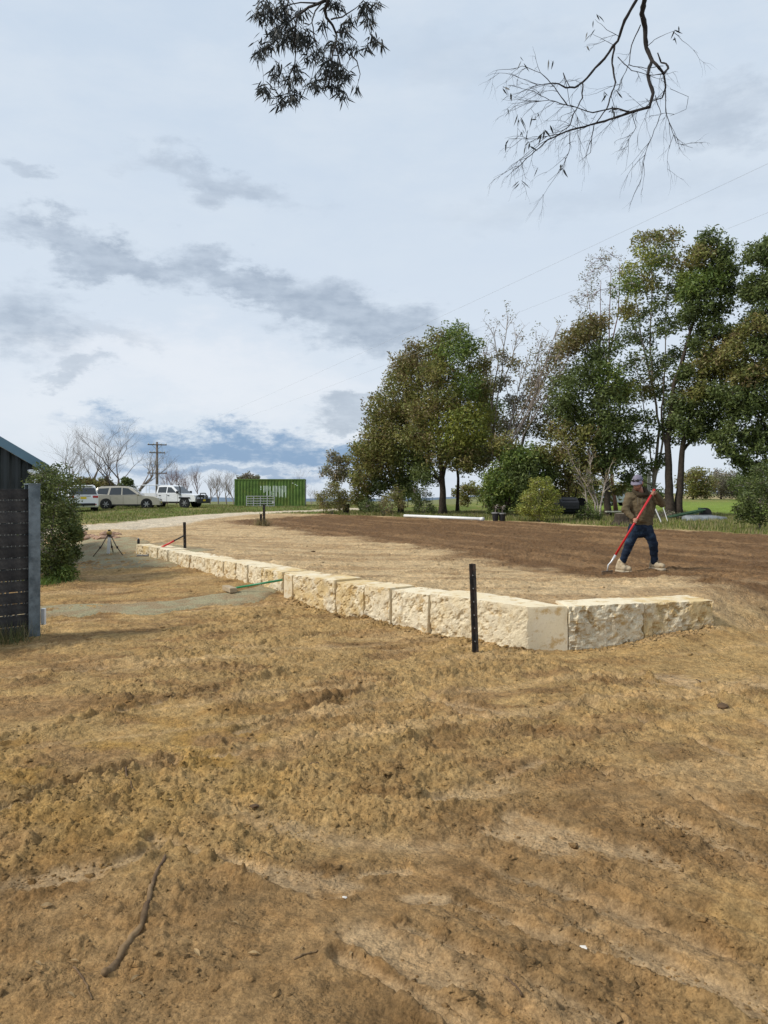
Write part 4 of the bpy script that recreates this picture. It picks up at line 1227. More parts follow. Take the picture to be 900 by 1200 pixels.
make_tree('gum_tree', 'tall gum on twin black trunks in the green field behind the worker', 'tree', (790, 602), 40,
    [([(785, 603), (784, 570), (782, 520), (790, 450), (815, 370), (830, 290)], .36, .03), ([(795, 603), (797, 565), (800, 520), (815, 460), (842, 380), (848, 310)], .30, .03), ([(783, 540), (775, 490), (778, 440)], .12, .03), ([(799, 530), (825, 500), (845, 480)], .12, .03)],
    [(830, 282, 13), (846, 296, 12), (820, 305, 14, 'olive'), (838, 315, 14), (812, 327, 14, 'green'), (852, 322, 11), (833, 335, 15, 'green'), (806, 345, 12, 'green'), (850, 342, 13), (820, 358, 15), (842, 365, 14), (805, 372, 11), (828, 385, 14), (850, 392, 12),
     (815, 405, 13), (838, 415, 14, 'olive'), (820, 432, 15, 'olive'), (845, 440, 16, 'olive'), (800, 440, 12), (810, 462, 15, 'olive'), (832, 462, 16), (795, 475, 14), (815, 485, 15), (840, 485, 15), (790, 500, 14), (808, 508, 13), (830, 505, 12)], 'dark', 9, dens=.9, layers=3, group=TG)
make_tree('gum_tree', 'dense olive gum rising at the edge of the field over bare lower twigs', 'tree', (915, 600), 38,
    [([(925, 602), (918, 560), (905, 480), (895, 400), (893, 310)], .28, .03), ([(912, 520), (885, 480), (862, 440)], .12, .03), ([(908, 500), (930, 440), (935, 380)], .12, .03)],
    [(891, 300, 14), (903, 288, 12), (885, 330, 13), (900, 340, 14), (878, 345, 9), (912, 310, 14), (893, 372, 16), (873, 392, 15, 'olive'), (856, 415, 15, 'olive'), (890, 408, 17), (910, 390, 18), (866, 440, 16, 'olive'), (886, 435, 16, 'olive'), (905, 440, 18),
     (850, 460, 13), (880, 465, 15), (900, 475, 17), (920, 460, 20), (930, 400, 20), (868, 485, 11), (890, 500, 12), (915, 510, 18), (930, 550, 18), (856, 500, 10), (872, 512, 10), (888, 525, 11), (862, 470, 14), (845, 512, 8), (898, 545, 10), (850, 527, 8), (868, 537, 9), (882, 552, 9)], 'dark', 10, dens=1.0, layers=3, group=TG)
stems('dead_branches', 'bare grey tangle of low branches hanging at the field edge', (893, 602), 39,
      [[(905, 600), (895, 560), (880, 530), (862, 500)], [(905, 600), (890, 550), (870, 545), (850, 535)], [(905, 600), (897, 540), (885, 500), (880, 470)], [(906, 600), (900, 560), (872, 570)]], BARK_G, 31, twig=5, tl=24, r0=.05)
stems('bare_sapling', 'pale bare saplings with crooked stems between the compost bin and dark gum', (692, 606), 37,
      [[(698, 609), (700, 590), (690, 565), (680, 545), (672, 520)], [(702, 609), (703, 590), (697, 560), (700, 530)], [(690, 605), (686, 575), (676, 555)], [(702, 600), (712, 570), (722, 550)]], BARK_P, 32, twig=5, tl=20, r0=.055, leafc='olive', leafn=60)

# shrubs
def make_shrub(name, label, basepx, Y, clumps, cols, seed, **kw):
    tr = [([basepx, (basepx[0] + dx_, basepx[1] - h_)], .03, .012) for dx_, h_ in ((-6, 12), (0, 15), (6, 12))]
    return make_tree(name, label, 'shrub', basepx, Y, tr, clumps, cols, seed, **{**dict(leaf=(.11, .045), sub_r=.16, limb_r=.02, droop=.0, n_leaf=26, bark=BARK_G, thick=.8), **kw})
make_shrub('shrub', 'rounded yellow green bush at the far corner of the dark soil', (389, 602), 46, [(380, 590, 9), (392, 588, 10), (400, 592, 8), (386, 578, 9), (397, 577, 8), (390, 570, 7), (377, 582, 7), (403, 584, 7)], 'olive', 41, dens=1.8)
make_shrub('shrub', 'yellowish bushy shrub beside the black compost tumbler', (632, 611), 35, [(622, 595, 10), (640, 595, 11), (632, 605, 9), (618, 583, 9), (632, 578, 11), (645, 582, 9), (628, 566, 8), (640, 568, 7), (650, 598, 7), (612, 598, 6)], 'bright', 42, dens=1.6)
make_shrub('shrub', 'low scrubby bush with bare twigs under the domed gum', (450, 604), 43, [(447, 590, 8, 'brown'), (458, 585, 8), (465, 578, 9), (440, 595, 6, 'dark'), (430, 592, 7, 'dark'), (455, 597, 7, 'brown'), (470, 592, 6, 'brown')], 'olive', 43, dens=1.2)
make_shrub('shrub', 'glossy green shrub at the edge of the grass beside the field', (890, 618), 27, [(880, 598, 9), (893, 590, 12), (905, 600, 14), (875, 606, 7), (890, 608, 9), (900, 575, 11), (912, 585, 14), (869, 598, 5), (886, 567, 9), (900, 552, 12), (874, 583, 8)], 'dark', 44, dens=1.6)
make_shrub('shrub', 'dark low shrub behind the stump and leaning poles', (778, 610), 38, [(772, 607, 5), (782, 605, 6), (792, 607, 6), (800, 609, 4)], 'grey', 45, dens=1.4)
make_shrub('shrub', 'dark green bush under the bare saplings', (690, 611), 36, [(683, 604, 7), (693, 603, 7), (700, 606, 6), (688, 596, 6)], 'dark', 46, dens=1.3)
make_shrub('shrub', 'dark understorey bush around the forked trunk of the tall green gum', (497, 601), 46, [(490, 585, 9), (500, 580, 10), (492, 595, 7), (503, 594, 7), (485, 575, 8)], 'dark', 47, dens=1.3)
# evergreen by the fence: leaves large enough to tell apart
make_tree('evergreen_shrub', 'dense dark evergreen shrub standing behind the galvanised fence post', 'shrub', (66, 687), 14.0,
    [([(62, 687), (63, 640), (64, 570)], .03, .01), ([(60, 687), (55, 650), (52, 600)], .02, .008), ([(64, 687), (74, 650), (82, 620)], .02, .008), ([(58, 687), (60, 678), (58, 668)], .012, .008)],
    [(62, 556, 14), (54, 570, 15), (72, 572, 15), (60, 590, 20), (74, 595, 15), (52, 612, 17), (68, 615, 18), (82, 620, 11), (58, 640, 18), (76, 640, 14), (89, 626, 6), (53, 660, 13), (68, 660, 13), (82, 650, 7), (66, 675, 10, 'green'), (78, 670, 9, 'green'), (50, 585, 12)],
    'dark', 48, dens=5.0, leaf=(.055, .028), sub_r=.10, n_leaf=16, droop=.1, layers=2, limb_r=.02, thick=.5, bark=BARK_G)

# ------------------------------------------------------------------ bare winter trees far left
def bare_tree(name, label, px, py_base, Y, h, seed, bark=BARK_G, spread=.55, levels=5, r0=None, up=.25, lean=0.0, group=None, nchild=(2, 4)):
    pr = random.Random(seed)
    b_ = Wp(px, py_base, Y); base = Vector((b_.x, Y, zg(b_.x, Y)))
    root = tag(empty(name, tuple(base)), label, 'tree', group)
    tb_ = MB(); limbs = MB()
    r0 = r0 or h * .02
    def grow(p, d, L, r, lv, dst):
        n = 4 if lv < 3 else 3
        pts = [p]
        dd = d.copy()
        for i in range(n):
            dd = (dd + Vector((pr.uniform(-1, 1), pr.uniform(-1, 1), pr.uniform(-.6, 1) * .7)) * .16 + Vector((0, 0, up * .12))).normalized()
            pts.append(pts[-1] + dd * L / n)
        r1 = r * .62
        dst.tube(pts, [r + (r1 - r) * i / n for i in range(n + 1)], 6 if lv == 0 else (4 if lv < 3 else 3), caps=False)
        if lv >= levels: return
        k = pr.randint(*nchild) + (1 if lv == 0 else 0)
        for c in range(k):
            i = n if c == 0 else pr.randint(n // 2, n)
            ax = Vector((pr.uniform(-1, 1), pr.uniform(-1, 1), pr.uniform(-.3, .5))).normalized()
            nd = (dd + ax * spread * pr.uniform(.6, 1.5)).normalized()
            grow(pts[i], nd, L * pr.uniform(.6, .88), r1 * pr.uniform(.55, .95), lv + 1, limbs)
    grow(Vector((0, 0, -.1)), Vector((lean, 0, 1)).normalized(), h * .27, r0, 0, tb_)
    tb_.build('trunk', bark, root, smooth=True)
    limbs.build('crown', bark, root, smooth=True)
    return root
bare_tree('bare_tree', 'leafless tree with fine upswept twigs above the evergreen shrub', 78, 597, 68, 9.0, 51, spread=.62, levels=6, up=.1, r0=.11)
bare_tree('bare_tree', 'leafless tree with a thin upright crown between the shrub and silver wagon', 103, 597, 70, 9.0, 52, spread=.62, levels=6, up=.1, r0=.11)
bare_tree('bare_tree', 'widest leafless tree with dark trunk rising behind the beige wagon', 134, 597, 66, 9.6, 53, bark=mat('brown_twig', (.15, .12, .105), .95), spread=.72, levels=6, r0=.15, up=.05)
bare_tree('bare_tree', 'leaning leafless tree with long low limb behind the utility vehicle tray', 156, 597, 72, 8.0, 54, spread=.65, lean=.3, levels=6)
for k, (px, Y, h, lab) in enumerate([(196, 80, 4.3, 'reddish leafless shrub behind the white utility cab'), (207, 84, 4.8, 'upright reddish leafless shrub beside the power pole'), (218, 90, 4.0, 'low reddish leafless thicket behind the bull bar'), (233, 82, 4.2, 'bushy leafless tree just clear of the white utility'), (246, 88, 3.7, 'small grey leafless tree midway to the container'),
                                     (256, 80, 3.4, 'leafless tree with a dark forked stem left of the container'), (266, 84, 3.6, 'leafless tree closest to the left end of the container'), (274, 90, 3.2, 'thin leafless tree partly behind the container end')]):
    bare_tree('bare_tree', lab, px, 596, Y, h * 1.25, 60 + k, bark=BARK_R if k < 4 else BARK_G, spread=.5, levels=5, r0=.09, nchild=(3, 4))
bare_tree('bare_tree', 'pale leafless tree off the right end of the container', 353, 594, 100, 5.6, 71, bark=mat('pale_twig', (.26, .22, .21), .95), spread=.55, levels=5)
bare_tree('bare_tree', 'faint leafless tree rising above the container roof', 330, 594, 108, 5.2, 72, bark=MATS['pale_twig'], spread=.6, levels=5)
bare_tree('bare_tree', 'leafless tree in the gap between container and rounded bush', 365, 594, 112, 4.6, 73, bark=MATS['pale_twig'], spread=.55, levels=5)
make_tree('gum_tree', 'small flat topped gum showing above the left of the container', 'tree', (292, 594), 92, [([(292, 594), (291, 570), (290, 560)], .10, .05), ([(292, 575), (298, 562)], .06, .03)],
          [(284, 560, 4), (291, 557, 4.5), (299, 560, 4), (293, 563, 4, 'brown')], 'grey', 74, dens=1.0, leaf=(.22, .09), sub_r=.2)
make_tree('conifer', 'dark evergreen bushes massed behind the parked wagon', 'tree', (148, 596), 64, [([(150, 596), (150, 565)], .12, .05)],
          [(147, 572, 6), (153, 578, 8), (143, 582, 8), (156, 588, 7), (149, 564, 4), (139, 576, 5)], 'dark', 75, dens=2.2, leaf=(.2, .09), sub_r=.2)
make_tree('evergreen_hedge', 'brownish evergreen hedge behind the white wagon', 'hedge', (105, 596), 66, [([(104, 596), (104, 575)], .10, .05), ([(122, 596), (122, 575)], .1, .05)],
          [(88, 573, 8), (98, 568, 8, 'brown'), (108, 566, 7, 'brown'), (118, 566, 7, 'olive'), (128, 572, 7, 'brown'), (104, 578, 8), (120, 580, 8), (86, 584, 8)], 'olive', 76, dens=1.8, leaf=(.2, .09), sub_r=.22)
# trees beyond the field on the right
for k, (px, py, Y, cl, ck, lab) in enumerate([
    (812, 585, 130, [(805, 565, 9), (815, 560, 10), (825, 568, 9), (810, 576, 8), (822, 578, 7)], 'olive', 'round olive tree beyond the field, right of the twin trunks'),
    (845, 585, 140, [(838, 565, 9), (850, 560, 10), (860, 566, 9), (845, 575, 8), (857, 577, 8)], 'grey', 'grey leaved round tree beyond the field'),
    (875, 585, 120, [(868, 568, 8), (880, 562, 9), (890, 568, 9), (875, 577, 8), (888, 578, 8)], 'dark', 'dark tree beyond the field behind the glossy shrub'),
    (672, 588, 110, [(664, 572, 8), (676, 568, 8), (685, 575, 7), (670, 580, 6)], 'olive', 'olive tree far behind the compost bin'),
    (742, 588, 120, [(733, 572, 7), (745, 570, 8), (752, 576, 7)], 'olive', 'small olive tree far behind the worker')]):
    make_tree('field_tree', lab, 'tree', (px, py), Y, [([(px, py), (px, py - 22)], .25, .1)], cl, ck, 80 + k, dens=.55, leaf=(.4, .2), sub_r=.45, n_leaf=22, group='trees beyond the field')

# ------------------------------------------------------------------ vehicles
TYRE = mat('tyre_rubber', (.018, .018, .018), .8)
RIM = mat('alloy_rim', (.40, .40, .41), .35, metal=.7, var=.1)
GLASS = mat('car_glass', (.025, .032, .036), .06, spec=.8, var=.02)
PWHITE = mat('white_car_paint', (.74, .75, .76), .22, spec=.6, var=.03)
PBEIGE = mat('beige_car_paint', (.50, .455, .37), .22, metal=.25, spec=.6, var=.03)
TAILR = mat('red_lamp', (.38, .012, .012), .15, spec=.6, var=.03)
LAMPC = mat('clear_lamp', (.62, .64, .66), .12, spec=.7, var=.03)
PLATE = mat('yellow_plate', (.72, .52, .03), .5, var=.03)
TRIM = mat('black_trim', (.015, .015, .016), .5, var=.05)
def wheel(root, x, y, r, w, side):
    wb = MB()
    prof = [(r * .62, -w / 2), (r * .93, -w / 2), (r, -w / 2 + .03), (r, w / 2 - .03), (r * .93, w / 2), (r * .62, w / 2)]
    n = 20; V = []; Fs = []
    for i in range(n):
        a = 2 * math.pi * i / n
        for rr, yy in prof: V.append((rr * math.cos(a), yy, rr * math.sin(a)))
    m_ = len(prof)
    for i in range(n):
        i2 = (i + 1) % n
        for k in range(m_): Fs.append((i * m_ + k, i * m_ + (k + 1) % m_, i2 * m_ + (k + 1) % m_, i2 * m_ + k))
    wb.add(V, Fs)
    t = wb.build('tyre', TYRE, None, smooth=False)
    w_ = empty('wheel', (x, y, r)); w_.parent = root
    t.parent = w_
    rb = MB(); yo = side * (w / 2 - .035)
    rb.tube([(0, yo - side * .03, 0), (0, yo, 0)], [r * .63, r * .63], 20)
    for k in range(6):
        a = 2 * math.pi * k / 6
        rb.tube([(0, yo + side * .01, 0), (math.cos(a) * r * .6, yo + side * .01, math.sin(a) * r * .6)], [.05, .035], 4)
    rb.build('rim', RIM, w_)
def car(name, label, loc, rz, paint, lower, cabin, hw, hw_roof, z_belt, z_roof, wheels, windows, front, rear, cat='car', group=None, extras=None):
    root = tag(empty(name, loc, rz), label, cat, group)
    def side_y(z):
        if z <= z_belt: return hw
        return hw + (hw_roof - hw) * (z - z_belt) / (z_roof - z_belt)
    def solid(poly, nm, inset):
        n = len(poly)
        cx_ = sum(p[0] for p in poly) / n; cz_ = sum(p[1] for p in poly) / n
        V = []
        for (s, k) in ((-1, .965), (-1, 1), (1, 1), (1, .965)):
            for p in poly:
                yy = side_y(p[1]) - (0 if k < 1 else inset)
                V.append((cx_ + (p[0] - cx_) * k, s * yy, cz_ + (p[1] - cz_) * (k if k < 1 else 1)))
        Fs = [tuple(range(n)), tuple(range(4 * n - 1, 3 * n - 1, -1))]
        for r_ in range(3):
            for i in range(n):
                j_ = (i + 1) % n
                Fs.append((r_ * n + i, (r_ + 1) * n + i, (r_ + 1) * n + j_, r_ * n + j_))
        mb_ = MB(); mb_.add(V, Fs); return mb_.build(nm, paint, root)
    solid(lower, 'body', .05)
    solid(cabin, 'cabin', .03)
    for wx, r in wheels:
        for s in (-1, 1):
            ab = MB(); ab.tube([(wx, s * (hw - .10), r * 1.03), (wx, s * (hw + .006), r * 1.03)], [r * 1.16, r * 1.16], 20); ab.build('wheel_arch', TRIM, root)
            wheel(root, wx, s * (hw - .09), r, .23, s)
    for poly in windows:
        for s in (-1, 1):
            V = [(x, s * (side_y(z) + .008), z) for x, z in poly] + [(x, s * (side_y(z) - .02), z) for x, z in poly]
            n = len(poly); mb_ = MB()
            mb_.add(V, [tuple(range(n)), tuple(range(2 * n - 1, n - 1, -1))] + [(i, i + n, (i + 1) % n + n, (i + 1) % n) for i in range(n)])
            mb_.build('side_window', GLASS, root)
    def screen(a, b, nm, kx):
        (xa, za), (xb, zb) = a, b
        V = []
        for (x, z) in ((xa, za), (xb, zb)):
            yy = side_y(z) - .09
            V += [(x, -yy, z), (x, yy, z)]
        d = Vector((zb - za, 0, -(xb - xa))).normalized() * .012 * kx
        if d.z < 0 and False: d = -d
        V2 = [tuple(Vector(v) + d) for v in V]; V3 = [tuple(Vector(v) - d * 2) for v in V]
        mb_ = MB(); mb_.add(V2 + V3, [(0, 1, 3, 2), (4, 5, 7, 6), (0, 1, 5, 4), (2, 3, 7, 6), (0, 2, 6, 4), (1, 3, 7, 5)]); mb_.build(nm, GLASS, root)
    screen(*front, 'windscreen', 1); screen(*rear, 'rear_window', -1)
    if extras: extras(root, side_y)
    return root
def bx(root, nm, c, s, m_, bev=.0, rot=None, taper=1):
    b_ = MB(); b_.box(c, s, rot, taper=taper); return b_.build(nm, m_, root, bevel=bev)
CG = 'vehicles parked on the grass'
# beige wagon, side on
def ex_wagon(root, sy):
    for s in (-1, 1):
        bx(root, 'mirror', (.82, s * (.98), 1.08), (.12, .16, .13), PBEIGE, .03)
        bx(root, 'headlight', (2.20, s * .68, .78), (.22, .34, .15), LAMPC, .03)
        bx(root, 'tail_light', (-2.32, s * .78, .98), (.10, .22, .22), TAILR, .02)
        for xx in (.10, -.75): bx(root, 'door_handle', (xx, s * .945, .86), (.16, .03, .03), PBEIGE)
        for xx in (.78, -.22, -1.12): bx(root, 'door_seam', (xx, s * .931, .64), (.012, .01, .56), TRIM)
        bx(root, 'sill', (.0, s * .90, .30), (2.3, .09, .10), TRIM)
        bx(root, 'roof_rail', (-.65, s * .66, 1.70), (2.0, .04, .04), TRIM)
    bx(root, 'grille', (2.36, 0, .62), (.06, .9, .18), TRIM)
    bx(root, 'bumper_intake', (2.36, 0, .36), (.06, 1.2, .14), TRIM)
    bx(root, 'number_plate', (2.40, 0, .48), (.02, .37, .12), PLATE)
q = Wp(150, 598, 57); q.z = zg(q.x, q.y)
car('station_wagon', 'beige wagon parked side on with dark windows and alloy wheels', tuple(q), math.radians(11), PBEIGE,
    [(-2.42, .38), (-2.38, .9), (-2.30, 1.02), (.95, 1.0), (1.9, .92), (2.28, .80), (2.40, .60), (2.38, .28), (-2.3, .26)],
    [(-2.30, 1.0), (-2.05, 1.55), (-1.75, 1.66), (-.6, 1.70), (.0, 1.66), (.42, 1.52), (1.10, .99)], .93, .70, 1.0, 1.7,
    [(-1.42, .36), (1.42, .36)],
    [[(-.28, 1.04), (-.28, 1.56), (.12, 1.52), (.78, 1.06)], [(-1.20, 1.04), (-1.08, 1.55), (-.36, 1.57), (-.36, 1.04)], [(-2.08, 1.10), (-1.92, 1.50), (-1.22, 1.54), (-1.32, 1.06)]],
    ((1.08, 1.02), (.46, 1.50)), ((-2.28, 1.06), (-2.08, 1.50)), group=CG, extras=ex_wagon)
# white wagon seen from behind
def ex_rear(root, sy):
    for s in (-1, 1):
        bx(root, 'tail_light', (-2.36, s * .74, 1.0), (.10, .34, .16), TAILR, .03)
        bx(root, 'mirror', (.75, s * 1.02, 1.12), (.12, .18, .15), PWHITE, .03)
        bx(root, 'reflector', (-2.43, s * .72, .50), (.02, .16, .06), TAILR)
        bx(root, 'roof_rail', (-.6, s * .66, 1.78), (2.1, .04, .05), STEEL)
    bx(root, 'number_plate', (-2.415, 0, .93), (.02, .37, .14), PLATE)
    bx(root, 'garnish_strip', (-2.40, 0, 1.05), (.03, .9, .05), STEEL)
    bx(root, 'bumper_trim', (-2.43, 0, .50), (.05, 1.45, .16), TRIM)
    bx(root, 'tow_bar', (-2.5, 0, .40), (.2, .06, .06), TRIM)
    bx(root, 'rear_spoiler', (-2.18, 0, 1.72), (.3, 1.2, .05), PWHITE, .01)
    bx(root, 'wiper', (-2.31, .1, 1.18), (.02, .5, .02), TRIM)
q = Wp(95, 600, 52.5); q.z = zg(q.x, q.y)
car('four_wheel_drive', 'white four wheel drive wagon seen from behind with red tail lights', tuple(q), math.radians(115), PWHITE,
    [(-2.42, .42), (-2.40, .95), (-2.34, 1.10), (.95, 1.08), (1.9, 1.0), (2.3, .88), (2.42, .62), (2.38, .34), (-2.35, .32)],
    [(-2.34, 1.08), (-2.20, 1.62), (-2.0, 1.74), (-.6, 1.78), (.1, 1.72), (.5, 1.58), (1.10, 1.07)], .93, .72, 1.1, 1.78,
    [(-1.42, .39), (1.42, .39)],
    [[(-.28, 1.14), (-.28, 1.62), (.12, 1.58), (.78, 1.14)], [(-1.20, 1.14), (-1.12, 1.62), (-.36, 1.64), (-.36, 1.14)], [(-2.08, 1.16), (-1.98, 1.6), (-1.22, 1.62), (-1.30, 1.14)]],
    ((1.08, 1.10), (.54, 1.56)), ((-2.335, 1.16), (-2.225, 1.58)), group=CG, extras=ex_rear)
# white double cab utility, tray with ladder rack, black bull bar
def ex_ute(root, sy):
    for s in (-1, 1):
        bx(root, 'headlight', (2.36, s * .66, .90), (.20, .36, .18), LAMPC, .03)
        bx(root, 'mirror', (.95, s * 1.02, 1.22), (.14, .2, .2), TRIM, .03)
        bx(root, 'side_step', (.05, s * .93, .42), (1.9, .14, .08), TRIM)
        bx(root, 'guard_flare', (1.50, s * .955, .80), (.95, .06, .10), TRIM, .02)
        for xx in (.12, -.62): bx(root, 'door_handle', (xx, s * .945, .98), (.16, .03, .04), TRIM)
        for xx in (.92, -.02, -.86): bx(root, 'door_seam', (xx, s * .931, .78), (.012, .01, .6), TRIM)
        bx(root, 'tray_side', (-1.85, s * .93, 1.02), (1.75, .04, .26), PWHITE)
        bx(root, 'tail_light', (-2.66, s * .8, .75), (.05, .22, .14), TAILR)
    bx(root, 'tray_floor', (-1.85, 0, .88), (1.8, 1.88, .06), STEEL)
    bx(root, 'chassis', (-1.6, 0, .62), (2.2, .8, .2), TRIM)
    bx(root, 'tail_gate', (-2.73, 0, 1.02), (.04, 1.86, .26), PWHITE)
    for s in (-1, 1):
        mb_ = MB(); mb_.tube([(-1.02, s * .88, .9), (-1.02, s * .88, 1.78), (-2.66, s * .88, 1.78), (-2.66, s * .88, .9)], .03, 6); mb_.build('rack_rail', PWHITE, root)
        mb_ = MB(); mb_.tube([(-1.84, s * .88, .9), (-1.84, s * .88, 1.77)], .025, 6); mb_.build('rack_post', PWHITE, root)
    for xx in (-1.03, -1.85, -2.65):
        mb_ = MB(); mb_.tube([(xx, -.88, 1.78), (xx, .88, 1.78)], .03, 6); mb_.build('rack_bar', PWHITE, root)
    for k in range(5):
        mb_ = MB(); mb_.tube([(-1.0, -.6 + .3 * k, .9), (-1.0, -.6 + .3 * k, 1.78)], .018, 5); mb_.build('headboard_bar', PWHITE, root)
    bx(root, 'bull_bar', (2.62, 0, .55), (.22, 1.80, .36), TRIM, .05)
    for s in (-1, 1):
        mb_ = MB(); mb_.tube([(2.60, s * .45, .70), (2.58, s * .45, 1.08), (2.56, s * .35, 1.14)], .04, 6); mb_.build('bull_bar_upright', TRIM, root)
        mb_ = MB(); mb_.tube([(2.60, s * .45, .98), (2.52, s * .86, .92), (2.46, s * .90, .68)], .035, 6); mb_.build('bull_bar_loop', TRIM, root)
        mb_ = MB(); mb_.tube([(2.70, s * .22, .84), (2.76, s * .22, .84)], .09, 10); mb_.build('driving_lamp', TRIM, root)
    mb_ = MB(); mb_.tube([(2.56, -.36, 1.14), (2.56, .36, 1.14)], .04, 6); mb_.build('bull_bar_top', TRIM, root)
    bx(root, 'number_plate', (2.74, -.1, .60), (.02, .37, .13), PLATE)
    bx(root, 'grille', (2.42, 0, .92), (.06, .9, .2), TRIM)
    mb_ = MB(); mb_.tube([(1.15, -.95, 1.0), (1.15, -.97, 1.55), (.95, -.9, 1.85)], .04, 6); mb_.build('snorkel', TRIM, root)
q = Wp(203, 597, 60); q.z = zg(q.x, q.y)
car('utility_truck', 'white double cab utility with tray rack and black bull bar', tuple(q), math.radians(-15), PWHITE,
    [(-.95, .50), (-.95, 1.14), (.98, 1.12), (1.95, 1.06), (2.36, 1.0), (2.46, .75), (2.42, .5)],
    [(-.95, 1.12), (-.90, 1.62), (-.70, 1.74), (.1, 1.76), (.42, 1.68), (1.12, 1.11)], .93, .72, 1.12, 1.76,
    [(-1.62, .39), (1.50, .39)],
    [[(.0, 1.18), (.0, 1.62), (.30, 1.60), (.80, 1.18)], [(-.80, 1.18), (-.76, 1.62), (-.08, 1.64), (-.08, 1.18)]],
    ((1.08, 1.15), (.47, 1.66)), ((-.955, 1.2), (-.92, 1.58)), cat='utility truck', group=CG, extras=ex_ute)

# ------------------------------------------------------------------ green container
def container_paint():
    m_ = mat('container_green', (.10, .17, .038), .6, var=.25, scale=2.2, col2=(.15, .185, .04), c2scale=.9, c2lo=.5, c2hi=.7)
    return m_
CONT = container_paint()
CL, CWD, CH = 6.25, 2.44, 2.5
q = Wp(317.5, 596.5, 70); q.z = zg(q.x, q.y) - .02
box = tag(empty('shipping_container', tuple(q), math.radians(3)), 'green corrugated shipping container with worn white lettering on its side', 'container')
def corrugated(nm, x0, x1, yf, sgn, axis='x'):
    V = []; Fs = []; L = x1 - x0; n = int(L / .275) * 4; xs = []
    w = L / (n / 4)
    for i in range(n // 4):
        b_ = x0 + w * i
        xs += [(b_, 0), (b_ + w * .32, 0), (b_ + w * .5, 1), (b_ + w * .82, 1)]
    xs.append((x1, 0))
    for x, dp in xs:
        y = yf - sgn * .04 * (1 - dp) * -1
        y = yf + sgn * .045 * dp
        for z in (.14, CH - .1):
            V.append((x, y, z) if axis == 'x' else (y, x, z))
    for i in range(len(xs) - 1): Fs.append((2 * i, 2 * i + 2, 2 * i + 3, 2 * i + 1))
    m_ = MB(); m_.add(V, Fs); return m_.build(nm, CONT, box)
corrugated('side_panel', -CL / 2 + .08, CL / 2 - .08, -CWD / 2 + .02, 1)
corrugated('side_panel', -CL / 2 + .08, CL / 2 - .08, CWD / 2 - .02, -1)
corrugated('end_panel', -CWD / 2 + .08, CWD / 2 - .08, -CL / 2 + .02, 1, 'y')
for s in (-1, 1):
    bx(box, 'door', (CL / 2 - .04, s * .57, CH / 2 + .02), (.05, 1.10, CH - .3), CONT)
    for t in (-1, 1):
        bx(box, 'corner_post', (s * (CL / 2 - .05), t * (CWD / 2 - .05), CH / 2), (.12, .12, CH), CONT)
    bx(box, 'top_rail', (0, s * (CWD / 2 - .04), CH - .06), (CL - .1, .08, .10), CONT)
    bx(box, 'bottom_rail', (0, s * (CWD / 2 - .04), .08), (CL - .1, .08, .13), CONT)
    for t in (.25, .85):
        m_ = MB(); m_.tube([(CL / 2 + .01, s * t, .2), (CL / 2 + .01, s * t, CH - .2)], .02, 6); m_.build('locking_bar', STEEL, box)
bx(box, 'roof_panel', (0, 0, CH - .03), (CL - .12, CWD - .12, .03), CONT)
# weathered white letters painted over the corrugations: tall upright strokes
PAINTW = mat('worn_white_paint', (.60, .66, .58), .7, var=.2, scale=3, col2=(.25, .36, .20), c2scale=2.6, c2lo=.52, c2hi=.66)
fr = random.Random(9)
w = (CL - .16) / int((CL - .16) / .275)
for i in range(9):
    x0 = -CL / 2 + .08 + w * (8 + i)
    zt = 1.90 - fr.uniform(0, .05); zb = (1.5, 1.25, 1.0, .95, .85, .9, .82, .85, .82)[i]
    bx(box, 'letter_stroke', (x0 + w * .16, -CWD / 2 + .0165, (zt + zb) / 2), (w * .33, .004, zt - zb), PAINTW)
    zt2 = zt - (.5 if i in (0, 3) else 0); zb2 = zb + (.45 if i in (2, 5, 7) else .1)
    if i < 8 and zt2 > zb2: bx(box, 'letter_stroke', (x0 + w * .66, -CWD / 2 + .062, (zt2 + zb2) / 2), (w * .30, .004, zt2 - zb2), PAINTW)
for (x, z) in ((2.05, 2.12), (2.3, 2.0), (2.45, 1.9)):
    bx(box, 'paint_patch', (x, -CWD / 2 + .012, z), (.12, .004, .07), PAINTW)
bx(box, 'notice', (.33, -CWD / 2 + .01, .42), (.24, .01, .22), WHITEP)
# metal yard panels leaning against it
g = Wp(305, 596.5, 68.3); g.z = zg(g.x, g.y)
gate = tag(empty('yard_gate', tuple(g), math.radians(3)), 'pale grey steel yard panel of horizontal bars leaning on the green container', 'gate')
GP = mat('pale_galvanised', (.42, .42, .42), .5, metal=.3, var=.1)
GWD, GHT = 2.45, .92
for k in range(5):
    m_ = MB(); z = .06 + (GHT - .06) * k / 4; m_.box((0, z * .15, z), (GWD, .05, .075)); m_.build('bar', GP, gate)
for k in range(5):
    m_ = MB(); x = -GWD / 2 + GWD * k / 4; m_.box((x, .10, GHT / 2 + .02), (.06, .05, GHT + .04), Matrix.Rotation(-.15, 3, 'X')); m_.build('upright', GP, gate)

